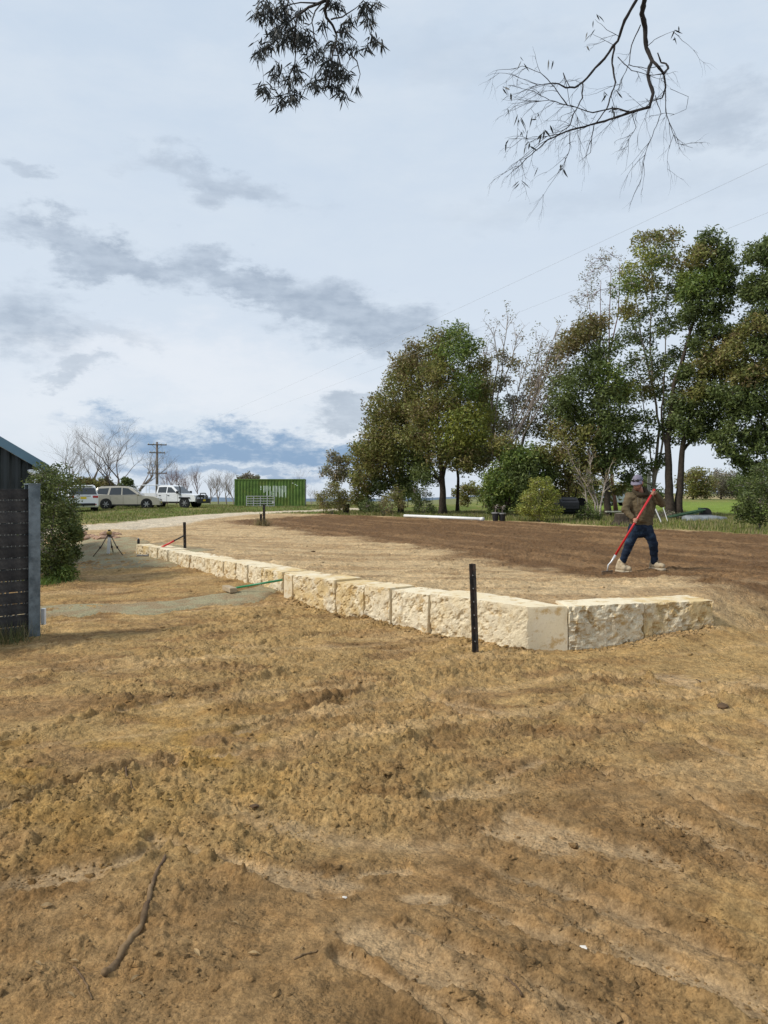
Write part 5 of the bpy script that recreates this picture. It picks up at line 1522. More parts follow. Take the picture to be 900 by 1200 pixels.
# ------------------------------------------------------------------ power poles and wires
POLE = mat('weathered_pole', (.16, .13, .11), .95, var=.3, scale=4)
def power_pole(loc, h, rz, label, low=True):
    root = tag(empty('power_pole', loc, rz), label, 'power pole')
    m_ = MB(); m_.tube([(0, 0, -.5), (0, 0, h * .5), (0, 0, h)], [.20, .17, .13], 10); m_.build('pole', POLE, root, smooth=True)
    arms = [(h - .35, 2.3), (h - 1.35, 1.9)] + ([(h - 3.9, 2.4)] if low else [])
    ends = []
    for z, L in arms:
        m_ = MB(); m_.box((0, -.18, z), (L, .11, .13)); a_ = m_.build('cross_arm', POLE, root)
        for s in (-.92, -.4, .4, .92):
            m_ = MB(); m_.tube([(s * L / 2, -.18, z + .06), (s * L / 2, -.18, z + .16), (s * L / 2, -.18, z + .24)], [.05, .07, .03], 8); m_.build('insulator', LAMPC, a_, smooth=True)
            ends.append(Vector((s * L / 2, -.18, z + .22)))
    for s in (-1, 1):
        m_ = MB(); m_.tube([(s * .6, -.14, h - .4), (0, -.1, h - 1.0)], .025, 5); m_.build('brace', STEEL, root)
    m_ = MB(); m_.box((-.16, -.2, h - 2.6), (.3, .3, .5)); m_.build('switch_box', STEEL, root, bevel=.03)
    return root, ends
p1 = Wp(184, 595, 96); p1.z = zg(p1.x, p1.y)
h1 = (CAM_H + (HOR - 518) / F * 96) - p1.z
pole1, e1 = power_pole(tuple(p1), h1, math.radians(24), 'weathered timber power pole with cross arms standing behind the parked vehicles')
p2 = Vector((13.2, 3.6, 0)); p2.z = zg(p2.x, p2.y)
pole2, e2 = power_pole(tuple(p2), 8.3, math.radians(24), 'timber power pole carrying the wires over the soil pad')
WIRE = mat('grey_wire', (.30, .32, .34), .7)
def to_world(root, v): return Matrix.Rotation(root.rotation_euler.z, 3, 'Z') @ v + Vector(root.location)
for k, lab in ((0, 'upper bare power line sagging across the sky behind the gum tops'), (3, 'lower bare power line running beside the upper one')):
    A = to_world(pole1, e1[k]); B = to_world(pole2, e2[k])
    pts = []
    for i in range(41):
        t = i / 40; p = A.lerp(B, t); p.z -= 4 * .5 * t * (1 - t); pts.append(p)
    m_ = MB(); m_.tube([p - A for p in pts], .0024, 5)
    o = m_.build('power_line', WIRE, None); o.location = A
    tag(o, lab, 'power line')

# ------------------------------------------------------------------ small things at the edge of the grass
# compost tumbler: eight-sided drum on a steel stand
q = Gp(664, 611, .3); q.z = zg(q.x, q.y)
ct = tag(empty('compost_tumbler', tuple(q), .25), 'black eight sided compost tumbler on a steel stand beside the yellowish bush', 'compost bin')
k_ = q.y / F
m_ = MB(); R_d = .40; zc = .74
P8 = [(R_d * math.cos(math.pi / 8 + math.pi / 4 * i), zc + R_d * math.sin(math.pi / 8 + math.pi / 4 * i)) for i in range(8)]
m_.prism(P8, -.46, .46, ax='x'); m_.build('drum', DARKP, ct, bevel=.02)
for i in range(8):
    m_ = MB(); a = math.pi / 4 * i; m_.box((0, R_d * .935 * math.cos(a), zc + R_d * .935 * math.sin(a)), (.7, .05, .05), Matrix.Rotation(a, 3, 'X')); m_.build('rib', DARKP, ct)
for s in (-1, 1):
    for t in (-1, 1):
        m_ = MB(); m_.tube([(s * .48, 0, zc), (s * .50, t * .34, -.02)], .018, 6); m_.build('leg', STEEL if False else TRIM, ct)
# black drum lying on its side behind it
q = Gp(681, 604, .3); q.z = zg(q.x, q.y)
dr = tag(empty('plastic_drum', tuple(q), -.3), 'round black plastic drum lying on a rack behind the compost tumbler', 'drum')
m_ = MB(); m_.tube([(0, -.35, .65), (0, -.33, .65), (0, .4, .65)], [.34, .36, .36], 20); m_.build('barrel', DARKP, dr, smooth=False)
m_ = MB(); m_.tube([(0, -.37, .65), (0, -.33, .65)], [.37, .37], 20); m_.build('rim', TRIM, dr)
for s in (-1, 1):
    m_ = MB(); m_.box((s * .22, 0, .16), (.06, .7, .34)); m_.build('stand', TRIM, dr)
# pots
for k, (px, lab) in enumerate(((580.5, 'black plastic pot closest to the white pipe'), (588.5, 'black plastic pot beside the yellowish bush'))):
    q = Gp(px, 611.5, .3); q.z = zg(q.x, q.y)
    po = tag(empty('plant_pot', tuple(q)), lab, 'pot', 'black pots')
    m_ = MB(); m_.tube([(0, 0, 0), (0, 0, .38)], [.12, .165], 12); m_.build('pot', DARKP, po, smooth=False)
    m_ = MB(); m_.tube([(0, 0, .35), (0, 0, .40)], [.18, .18], 12); m_.build('pot_rim', STEEL, po)
    m_ = MB(); m_.tube([(0, 0, .40), (0, 0, .55), (.02, 0, .7)], [.02, .015, .01], 5)
    for j_ in range(10):
        a = j_ * 2.4; m_.add([(0, 0, .5 + .02 * j_), (.10 * math.cos(a + .3), .10 * math.sin(a + .3), .6 + .02 * j_), (.2 * math.cos(a), .2 * math.sin(a), .55 + .025 * j_), (.10 * math.cos(a - .3), .10 * math.sin(a - .3), .58 + .02 * j_)], [(0, 1, 2, 3)])
    m_.build('dead_plant', BARK_G, po)
q = Gp(405.5, 602.5, .3); q.z = zg(q.x, q.y)
po = tag(empty('plant_tub', tuple(q)), 'dark tub standing against the rounded yellow green bush', 'tub')
m_ = MB(); m_.tube([(0, 0, 0), (0, 0, .5), (0, 0, .56)], [.17, .22, .22], 14); m_.build('tub', mat('dark_tub', (.02, .016, .014), .7), po)
m_ = MB(); m_.tube([(0, 0, .52), (0, 0, .57)], [.235, .235], 14); m_.build('tub_rim', TRIM, po)
# white pipe on the grass
a = Gp(474, 606.5, .33); b = Gp(566, 610.5, .33)
d = b - a
pp = tag(empty('plastic_pipe', (a.x, a.y, zg(a.x, a.y) + .10)), 'long white plastic pipe lying on the grass under the gums', 'pipe')
zb = zg(b.x, b.y) + .10 - pp.location.z
m_ = MB(); m_.tube([(0, 0, 0), (d.x / 2, d.y / 2, zb / 2), (d.x, d.y, zb)], .075, 12); m_.build('pipe', WHITEP, pp, smooth=True)
dn = Vector((d.x, d.y, zb)); m_ = MB(); m_.tube([dn * .975, dn * 1.005], .09, 12); m_.build('pipe_socket', WHITEP, pp, smooth=True)
# stump
q = Gp(730, 616, .3); q.z = zg(q.x, q.y)
st = tag(empty('tree_stump', tuple(q)), 'weathered tree stump with a pale sawn top beside the worker', 'stump')
m_ = MB(); ring = 14
V = []; Fs = []
for j_, (z, r_) in enumerate(((-.1, .52), (.08, .42), (.25, .34), (.46, .33), (.50, .31))):
    for i in range(ring):
        a_ = 2 * math.pi * i / ring; f_ = 1 + (.28 * math.sin(a_ * 5 + 1) if j_ < 2 else .07 * math.sin(a_ * 5 + 1)) * (.5 if j_ else 1)
        V.append((r_ * f_ * math.cos(a_), r_ * f_ * math.sin(a_), z))
for j_ in range(4):
    for i in range(ring): Fs.append((j_ * ring + i, j_ * ring + (i + 1) % ring, (j_ + 1) * ring + (i + 1) % ring, (j_ + 1) * ring + i))
m_.add(V, Fs); m_.build('stump_bark', BARK_D, st)
m_ = MB(); m_.add([v for v in V[-ring:]], [tuple(range(ring))]); m_.build('sawn_top', mat('grey_timber', (.30, .25, .19), .9, var=.25, scale=14), st)
# low timber plank stack left of stump
q = Gp(722, 607, .3); q.z = zg(q.x, q.y)
bn_ = tag(empty('plank_bench', tuple(q), .05), 'low pale plank bench between the dark gum and the stump', 'bench')
bx(bn_, 'plank', (0, 0, .30), (1.1, .3, .06), mat('grey_plank', (.36, .36, .30), .8, var=.2), .01)
for s in (-1, 1): bx(bn_, 'leg', (s * .42, 0, .13), (.08, .24, .30), BARK_D)
# leaning poles
for k, (p0, p1_, Y, r_, lab) in enumerate((((776, 611), (763, 585), 33.0, .03, 'pale pole leaning away from the worker beside the stump'), ((783, 608), (774, 585), 34.5, .018, 'thin pale stake leaning beside the twin trunks'))):
    A = Wp(*p0, Y); B = Wp(*p1_, Y + .6)
    A.z = zg(A.x, A.y) - .03
    m_ = MB(); m_.tube([(0, 0, 0), (B - A) * .5, B - A], [r_, r_, r_ * .9], 7); m_.box((B - A) * .97, (r_ * 3, r_ * 3, .05))
    o = m_.build('leaning_pole', GP, None, smooth=False); o.location = A
    tag(o, lab, 'pole')
q = Wp(760.5, 600, 44); q.z = zg(q.x, q.y)
ps = tag(empty('white_post', tuple(q)), 'upright pale post behind the worker cap among the gums', 'post')
m_ = MB(); m_.box((0, 0, 1.25), (.16, .16, 2.6)); m_.build('post', WHITEP if False else mat('pale_post', (.50, .50, .46), .7), ps, bevel=.01)
bx(ps, 'post_top', (0, 0, 2.57), (.2, .2, .05), MATS['pale_post'], .01)
# green steel frame, flattened boat hull
q = Gp(806, 610, .3); q.z = zg(q.x, q.y)
fm = tag(empty('field_slasher', tuple(q), -.15), 'green painted steel implement with a black wheel lying in the grass', 'farm implement')
GRN2 = mat('faded_green_steel', (.035, .075, .04), .75, var=.35, scale=9)
bx(fm, 'deck', (-.1, 0, .28), (1.1, .6, .05), GRN2, .01, Matrix.Rotation(-.18, 3, 'Y'))
for s in (-1, 1):
    m_ = MB(); m_.tube([(-.95, s * .3, .14), (0, s * .3, .36), (.75, s * .25, .52)], .04, 6); m_.build('side_rail', GRN2, fm)
m_ = MB(); m_.tube([(.80, -.12, .34), (.80, .12, .34)], [.27, .27], 18); m_.build('wheel', TYRE, fm)
m_ = MB(); m_.box((.58, 0, .50), (.10, .5, .22)); m_.build('bracket', GRN2, fm)
for x_ in (-.8, .1): bx(fm, 'skid', (x_, 0, .08), (.10, .6, .2), TRIM)
q = Gp(828, 611, .3); q.z = zg(q.x, q.y)
hb = tag(empty('dinghy', tuple(q), .12), 'upturned grey dinghy hull lying on the grass by the field', 'dinghy')
V = []; Fs = []; ns_ = 12
for i in range(ns_ + 1):
    t = i / ns_; x_ = -1.05 + 2.1 * t
    wd = .42 * (1 - max(0, (t - .55) / .45) ** 2 * .95) * (1 if t > .05 else .92); hh = .26 * (1 - .45 * max(0, (t - .6) / .4))
    for a_ in range(9):
        an = math.pi * a_ / 8
        V.append((x_, wd * math.cos(an), -.02 + hh * min(1, 1.25 * math.sin(an))))
for i in range(ns_):
    for a_ in range(8): Fs.append((i * 9 + a_, i * 9 + a_ + 1, (i + 1) * 9 + a_ + 1, (i + 1) * 9 + a_))
Fs += [tuple(range(9)), tuple(ns_ * 9 + k for k in range(9))]
m_ = MB(); m_.add(V, Fs); m_.build('hull', mat('grey_hull', (.20, .22, .23), .7, var=.25, scale=5), hb, smooth=True)
for s in (-1, 1):
    m_ = MB(); m_.tube([(-1.06, s * .42, .0), (.1, s * .43, .0), (.7, s * .32, .0), (1.06, s * .05, .0)], .03, 6); m_.build('gunwale', TRIM, hb)
m_ = MB(); m_.tube([(-1.05, 0, .255), (.2, 0, .255), (1.0, 0, .15)], .02, 5); m_.build('keel', STEEL, hb)
# pale-roofed farm shed behind the scrub
q = Wp(618, 594, 66); q.z = zg(q.x, q.y)
fs = tag(empty('farm_shed', tuple(q), .12), 'low open farm shed with pale metal roof behind the scrub trees', 'shed')
ROOFP = mat('pale_roof', (.58, .58, .55), .45, metal=.2, var=.12, scale=1.5)
bx(fs, 'wall', (0, 2.6, .8), (6.2, .1, 1.7), mat('brown_wall', (.10, .055, .04), .8, var=.2))
for s in (-1, 1): bx(fs, 'side_wall', (s * 3.05, 1.3, .8), (.1, 2.6, 1.7), MATS['brown_wall'])
V = [(-3.4, -.5, 1.32), (3.4, -.5, 1.32), (3.4, 1.3, 2.05), (-3.4, 1.3, 2.05), (3.4, 3.0, 1.5), (-3.4, 3.0, 1.5)]
m_ = MB(); m_.add(V + [(x, y, z - .05) for x, y, z in V], [(0, 1, 2, 3), (3, 2, 4, 5), (6, 7, 8, 9), (9, 8, 10, 11), (0, 1, 7, 6), (5, 4, 10, 11), (0, 3, 9, 6), (3, 5, 11, 9), (1, 2, 8, 7), (2, 4, 10, 8)]); m_.build('roof', ROOFP, fs)
for x in (-3.0, -1.0, 1.0, 3.0):
    m_ = MB(); m_.tube([(x, -.3, -.1), (x, -.3, 1.36)], .06, 6); m_.build('post', POLE, fs)
# silver car among the trees
q = Wp(722, 592, 72); q.z = zg(q.x, q.y)
car('silver_hatchback', 'silver car half hidden behind the dark gum trunk', tuple(q), math.radians(200), mat('silver_paint', (.42, .44, .46), .25, metal=.5, spec=.6, var=.03),
    [(-2.0, .38), (-1.98, .85), (-1.9, .95), (.85, .95), (1.7, .85), (2.0, .70), (2.0, .32), (-1.9, .30)],
    [(-1.9, .94), (-1.55, 1.38), (-.6, 1.46), (.2, 1.40), (.95, .94)], .86, .64, .95, 1.46, [(-1.2, .31), (1.25, .31)],
    [[(-.2, .99), (-.2, 1.34), (.15, 1.32), (.68, .99)], [(-1.1, .99), (-1.0, 1.33), (-.28, 1.36), (-.28, .99)]],
    ((.92, .97), (.26, 1.37)), ((-1.86, 1.0), (-1.6, 1.33)))

# ------------------------------------------------------------------ the worker
YM = 13.2
SM = YM / F
mf = Vector(((747.5 - 450) * SM, YM, 0)); mf.z = zg(mf.x, mf.y)
man = tag(empty('person', tuple(mf)), 'worker in cap, olive hooded jumper and jeans raking the soil with a red handled rake', 'person')
FEET = 671.0
def Q(px, py, dy=0.0):
    """body point: picture column and row on the worker's own plane, feet on the soil"""
    Yd = YM + dy
    return Vector(((px - 450) / F * Yd - mf.x, dy, (FEET - HOR) / F * YM - (py - HOR) / F * Yd))
SKIN = mat('skin', (.36, .175, .115), .55, var=.08, scale=20, spec=.35)
HOOD = mat('olive_jumper', (.11, .085, .05), .95, var=.25, scale=9, bump=.006, bscale=60, spec=.1)
JEAN = mat('dark_jeans', (.012, .019, .034), .9, var=.35, scale=7, bump=.003, bscale=120, spec=.12, col2=(.035, .06, .09), c2scale=5, c2lo=.5, c2hi=.68)
BOOT = mat('cream_boot', (.42, .34, .225), .85, var=.25, scale=14, col2=(.26, .18, .10), c2scale=9, c2lo=.5, c2hi=.65)
SOLE = mat('boot_sole', (.42, .35, .25), .8, var=.1)
CAPM = mat('grey_cap', (.17, .155, .20), .8, var=.12, scale=30)
HAIR = mat('dark_hair', (.03, .02, .014), .8, var=.3, scale=40)
# joints
sh_l, sh_r = Q(737.5, 583.5, -.02), Q(766.5, 582.5, .0)
el_l, wr_l = Q(733, 598, -.10), Q(741.5, 608, -.22)
el_r, wr_r = Q(775.5, 590.5, -.10), Q(768.2, 578.8, -.25)
hip_l, hip_r = Q(744, 619, 0), Q(757, 619, .0)
kn_l, kn_r = Q(737.5, 638, -.10), Q(765.5, 637, -.09)
an_l, an_r = Q(728, 662.5, -.02), Q(767.3, 663.5, .0)
neck0, neck1 = Q(751.0, 582, .0), Q(749.0, 573, -.05)
hd = Q(747.2, 566.0, -.07)
# rake axis: hands sit on it
RB = Q(713.2, 664.5, -.22); RT = Q(766.6, 575.2, -.32)
ax_r = (RT - RB).normalized()
grip_hi = RB + ax_r * (RT - RB).length * .965
grip_lo = RB + ax_r * (RT - RB).length * .60
b = MB()
# torso, limbs (under the clothes) and head as one skin
b.capsule(Q(747.5, 592), Q(748, 612), .105, .095); b.capsule(Q(756.5, 592), Q(754.5, 612), .105, .095)
b.capsule(sh_l, sh_r, .065, .065); b.capsule(Q(747.5, 617), Q(753.5, 617), .10, .10)
for s_, e_, w_ in ((sh_l, el_l, wr_l), (sh_r, el_r, wr_r)):
    b.capsule(s_, e_, .052, .042); b.capsule(e_, w_, .041, .027)
for h_, k_, a_ in ((hip_l, kn_l, an_l), (hip_r, kn_r, an_r)):
    b.capsule(h_, k_, .082, .055); b.capsule(k_, a_, .055, .036)
    b.capsule(a_, a_ + Vector((0, -.02, -.04)), .03, .03)
b.capsule(neck0, neck1, .058, .055)
fr_m = Matrix.Rotation(math.radians(-38), 3, 'Z') @ Matrix.Rotation(math.radians(20), 3, 'X')   # face turned to the rake head and down
def Hd(x, y, z): return hd + fr_m @ Vector((x, y, z))
b.ell(Hd(0, .01, .02), (.074, .092, .10), fr_m)                           # skull
b.ell(Hd(0, -.028, -.055), (.056, .066, .062), fr_m)                      # jaw and face
b.capsule(Hd(0, -.088, -.005), Hd(0, -.108, -.035), .010, .015)           # nose
b.capsule(Hd(-.03, -.082, .012), Hd(.03, -.082, .012), .013, .013)        # brow
b.capsule(Hd(-.018, -.086, -.066), Hd(.018, -.086, -.066), .010, .010)    # lips
b.ell(Hd(0, -.078, -.098), (.022, .02, .02), fr_m)                        # chin
for s in (-1, 1):
    b.ell(Hd(s * .077, .012, -.015), (.012, .022, .034), fr_m)            # ears
    b.ell(Hd(s * .045, -.06, -.03), (.02, .02, .022), fr_m)               # cheeks
def hand(c, wrist, axis, out_dir, side):
    """palm beside the handle, four fingers wrapped round it, thumb along the other side"""
    axis = axis.normalized(); o = (out_dir - axis * out_dir.dot(axis)).normalized(); t = axis.cross(o).normalized() * side
    pr_ = .017
    pc = c + o * (pr_ + .016)
    b.capsule(wrist, pc, .027, .026)
    b.capsule(pc - axis * .030, pc + axis * .030, .021, .020)
    for i in range(4):
        u_ = (-.033 + .0225 * i) ; ln = (.86, 1.0, .96, .78)[i]
        base = c + axis * u_ + o * (pr_ + .012) + t * .012
        p1_ = c + axis * u_ + (o * .35 + t).normalized() * (pr_ + .013)
        p2_ = c + axis * u_ + (-o * .75 + t * .75).normalized() * (pr_ + .011)
        p3_ = c + axis * u_ + (-o * 1.0 - t * (.55 * ln)).normalized() * (pr_ + .010)
        b.capsule(base, p1_, .0105, .0098, 8); b.capsule(p1_, p2_, .0096, .0090, 8); b.capsule(p2_, p3_, .0088, .0078, 8)
    th0 = pc + axis * .022 - t * .012
    th1 = c + axis * .046 + (o * .5 - t).normalized() * (pr_ + .012)
    th2 = c + axis * .062 + (-o * .6 - t).normalized() * (pr_ + .010)
    b.capsule(th0, th1, .013, .0115, 8); b.capsule(th1, th2, .011, .0085, 8)
hand(grip_lo, wr_l, ax_r, Vector((.3, .9, .2)), 1)
hand(grip_hi, wr_r, ax_r, Vector((.45, .8, -.1)), -1)
add_mesh('body', remeshed(b, .0076, 3), SKIN, man)
# jumper
j_ = MB()
j_.capsule(Q(745.5, 591, -.01), Q(746.5, 608, -.01), .140, .125); j_.capsule(Q(759.0, 591, -.0), Q(756.5, 608, -.0), .140, .125)
j_.capsule(Q(752, 591, -.03), Q(751, 607, -.03), .145, .13)
j_.capsule(Q(745.5, 613.2), Q(757.5, 613.2), .112, .112); j_.capsule(Q(745.5, 609), Q(757.5, 609), .12, .12)
j_.capsule(sh_l + Vector((.02, 0, .0)), sh_r + Vector((-.02, 0, 0)), .088, .088); j_.capsule(Q(744, 581.8), Q(760, 581.5), .07, .07)
for s_, e_, w_ in ((sh_l, el_l, wr_l), (sh_r, el_r, wr_r)):
    j_.capsule(s_, e_, .088, .070); j_.capsule(e_, e_.lerp(w_, .93), .069, .046)
def wrinkle(co):
    return (fbm(co[:, 0] * 9 + co[:, 2] * 3, co[:, 2] * 17 + co[:, 1] * 9, 5, 3) - .5) * .030 + (fbm(co[:, 0] * 30, co[:, 2] * 36 + co[:, 1] * 20, 8, 2) - .5) * .008
add_mesh('jumper', remeshed(j_, .011, 5, wrinkle), HOOD, man)
hm = MB()
for i in range(14):
    a0, a1 = 2 * math.pi * i / 14, 2 * math.pi * (i + 1) / 14
    def hp(a): return Q(750.0, 577.2) + Vector((.100 * math.cos(a), .098 * math.sin(a) - .035, .055 * math.sin(a) - .0))
    hm.capsule(hp(a0), hp(a1), .040 + .016 * max(0, math.sin(a0)), .040 + .016 * max(0, math.sin(a1)), 8)
add_mesh('hood', remeshed(hm, .010, 4, wrinkle), mat('dark_hood', (.045, .035, .022), .95, var=.2, scale=14, spec=.1), man)
for s in (-1, 1):
    m_ = MB(); m_.tube([Q(750 + s * 2.4, 583, -.145), Q(750 + s * 2.8, 588, -.165), Q(750 + s * 2.5, 592, -.165)], .005, 5); m_.build('drawstring', mat('drawstring_cord', (.12, .10, .07), .9), man)
# jeans
g_ = MB()
g_.capsule(Q(745, 619), Q(756.5, 619), .118, .118); g_.capsule(Q(748, 624), Q(753.5, 624), .10, .10)
for h_, k_, a_ in ((hip_l, kn_l, an_l), (hip_r, kn_r, an_r)):
    g_.capsule(h_, k_, .108, .080); g_.capsule(k_, a_.lerp(k_, .14), .080, .060)
def jw(co):
    return (fbm(co[:, 0] * 8 + co[:, 1] * 5, co[:, 2] * 22, 15, 3) - .5) * .022
add_mesh('jeans', remeshed(g_, .011, 5, jw), JEAN, man)
# boots
for (a_, tdir, nm) in ((an_l, Vector((.50, -.86, 0)).normalized(), 0), (an_r, Vector((.42, -.90, 0)).normalized(), 1)):
    t_ = Vector((tdir.x, tdir.y, 0)); f_ = MB()
    gz0 = zg(mf.x + a_.x, mf.y + a_.y) - mf.z
    an = Vector((a_.x, a_.y, gz0 + .17))
    heel = Vector((a_.x, a_.y, gz0 + .065)) - t_ * .05
    f_.capsule(an, heel, .064, .060); f_.capsule(heel, heel + t_ * .22, .058, .048); f_.capsule(an, heel + t_ * .10, .055, .055)
    f_.capsule(heel + t_ * .12, heel + t_ * .20, .062, .050)
    bo = add_mesh('boot', remeshed(f_, .009, 4), BOOT, man)
    so_ = MB(); so_.capsule(heel - Vector((0, 0, .055)), heel + t_ * .225 - Vector((0, 0, .055)), .066, .058)
    sm_ = remeshed(so_, .009, 2)
    for v in sm_.vertices:
        v.co.z = max(min(v.co.z, gz0 + .026), gz0 - .012)
    add_mesh('sole', sm_, SOLE, bo)
    lc = MB()
    for k in range(3):
        c_ = an + t_ * (.05 + .03 * k) + Vector((0, 0, -.005 - .022 * k)); sd_ = Vector((-t_.y, t_.x, 0))
        lc.tube([c_ - sd_ * .03, c_ + t_ * .02 + Vector((0, 0, .008)), c_ + sd_ * .03], .006, 5)
    lc.build('laces', mat('brown_lace', (.12, .08, .05), .9), bo)['kind'] = 'stuff'
# cap with sunglasses
cp = MB(); V = []; Fs = []
for j2 in range(7):
    t = math.pi / 2 * j2 / 6
    for i in range(20):
        a = 2 * math.pi * i / 20
        V.append(Hd(.088 * math.cos(t) * math.cos(a), .012 + .106 * math.cos(t) * math.sin(a), .035 + .098 * math.sin(t)))
for j2 in range(6):
    for i in range(20): Fs.append((j2 * 20 + i, j2 * 20 + (i + 1) % 20, (j2 + 1) * 20 + (i + 1) % 20, (j2 + 1) * 20 + i))
cp.add(V, Fs); capo = cp.build('cap', CAPM, man, smooth=True)
br_ = MB(); V = []; Fs = []
for i in range(11):
    a = math.pi * (1.12 + .76 * i / 10)
    for (k, z) in ((.97, .038), (1.35, .030), (1.68, .012 - .012 * abs(i - 5) / 5)):
        V.append(Hd(.088 * math.cos(a) * (k if k < 1 else 1 + (k - 1) * .35), .012 + .106 * math.sin(a) * k, z))
n0 = len(V); V2 = [v - fr_m @ Vector((0, 0, .006)) for v in V]
for i in range(10):
    for k in range(2):
        q4 = (i * 3 + k, i * 3 + k + 1, (i + 1) * 3 + k + 1, (i + 1) * 3 + k)
        Fs.append(q4); Fs.append(tuple(x + n0 for x in q4[::-1]))
    Fs.append((i * 3 + 2, i * 3 + 2 + n0, (i + 1) * 3 + 2 + n0, (i + 1) * 3 + 2))
br_.add(V + V2, Fs); br_.build('brim', CAPM, capo, smooth=True)
m_ = MB(); m_.ell(Hd(0, .012, .135), (.009, .009, .006)); m_.build('cap_button', CAPM, capo)
sg = MB()
for s in (-1, 1):
    sg.ell(Hd(s * .040, -.095, .068), (.032, .012, .022), fr_m)
sg.capsule(Hd(-.015, -.102, .074), Hd(.015, -.102, .074), .005, .005)
for s in (-1, 1): sg.capsule(Hd(s * .070, -.085, .075), Hd(s * .093, .02, .06), .005, .004)
sg.build('sunglasses', mat('sunglass_lens', (.008, .008, .01), .08, spec=.8, var=.02), man, smooth=True)
hr = MB()
for s in (-1, 1):
    hr.ell(Hd(s * .070, .035, -.0), (.016, .042, .04), fr_m)
hr.ell(Hd(0, .082, .0), (.06, .026, .055), fr_m); add_mesh('hair', remeshed(hr, .009, 2), HAIR, man)
be = MB(); be.ell(Hd(0, -.060, -.095), (.045, .042, .032), fr_m)
for s in (-1, 1): be.capsule(Hd(s * .060, -.005, -.05), Hd(s * .040, -.055, -.09), .016, .02)
add_mesh('beard', remeshed(be, .008, 3), mat('stubble', (.17, .075, .045), .8, var=.2, scale=60), man)
for s in (-1, 1):
    m_ = MB(); m_.ell(Hd(s * .028, -.083, -.008), (.011, .007, .006), fr_m); m_.build('eye', mat('eye', (.10, .08, .07), .2, var=.05), man, smooth=True)
# the rake in his hands
RBw = RB + mf
RBw_z = zg(RBw.x, RBw.y)
rk = tag(empty('garden_rake', (RBw.x, RBw.y, RBw_z)), 'rake with thick red handle and steel neck held by the worker', 'rake')
off = mf - Vector((RBw.x, RBw.y, RBw_z))
A = RB + off; B = RT + ax_r * .02 + off
nk = A + (B - A) * .13
m_ = MB(); m_.tube([nk, B], .0185, 10); m_.build('handle', RED, rk, smooth=True)
m_ = MB(); m_.tube([Vector((-.03, -.02, .05)), A + (B - A) * .02 + Vector((-.02, 0, .0)), A + (B - A) * .06, nk + (B - A) * .02], [.012, .013, .016, .021], 8); m_.build('neck', mat('bright_steel', (.55, .55, .54), .4, metal=.4, var=.1), rk, smooth=True)
m_ = MB(); rz_ = Matrix.Rotation(.55, 3, 'Z'); m_.box((-.03, -.02, .045), (.26, .03, .022), rz_); m_.build('rake_head', mat('soiled_steel', (.17, .12, .08), .8), rk, bevel=.004)
for k in range(12):
    m_ = MB(); c_ = rz_ @ Vector((-.121 + .022 * k, 0, 0)) + Vector((-.03, -.02, .01)); m_.box(c_, (.008, .008, .07)); m_.build('tine', MATS['soiled_steel'], rk)

# ------------------------------------------------------------------ tree over the camera: two drooping branch ends reach into view
SIL = mat('silhouette_bark', (.020, .016, .014), .9, var=.3, scale=12)  # dark brown bark, deepened in colour to read as a backlit silhouette
TB = Vector((2.6, -3.2, 0)); TB.z = zg(TB.x, TB.y)
ot = tag(empty('overhanging_gum', tuple(TB)), 'gum tree over the viewpoint with one leafy and one nearly bare drooping branch', 'tree')
def OL(p): return Vector(p) - TB
m_ = MB()
YB = 5.2
crotch = Vector((1.9, 1.2, 6.6))
m_.tube([(0, 0, -.3), OL((2.55, -3.0, 2.2)), OL((2.4, -2.0, 4.4)), OL(crotch)], [.34, .26, .2, .12], 12)
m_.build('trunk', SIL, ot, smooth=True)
def pz(zx, zy, sc_, ox, oy, dy=0.0): return Wp(ox + zx / sc_, oy + zy / sc_, YB + dy)
def poly3(lst, sc_, ox, oy, pr, amp=.25):
    P = []
    ph = pr.uniform(0, 6)
    for i, (x, y) in enumerate(lst):
        P.append(pz(x, y, sc_, ox, oy, amp * math.sin(ph + i * .8)))
    return P
pr = random.Random(77)
bb = MB()
ZB = (3.75, 580, 0)
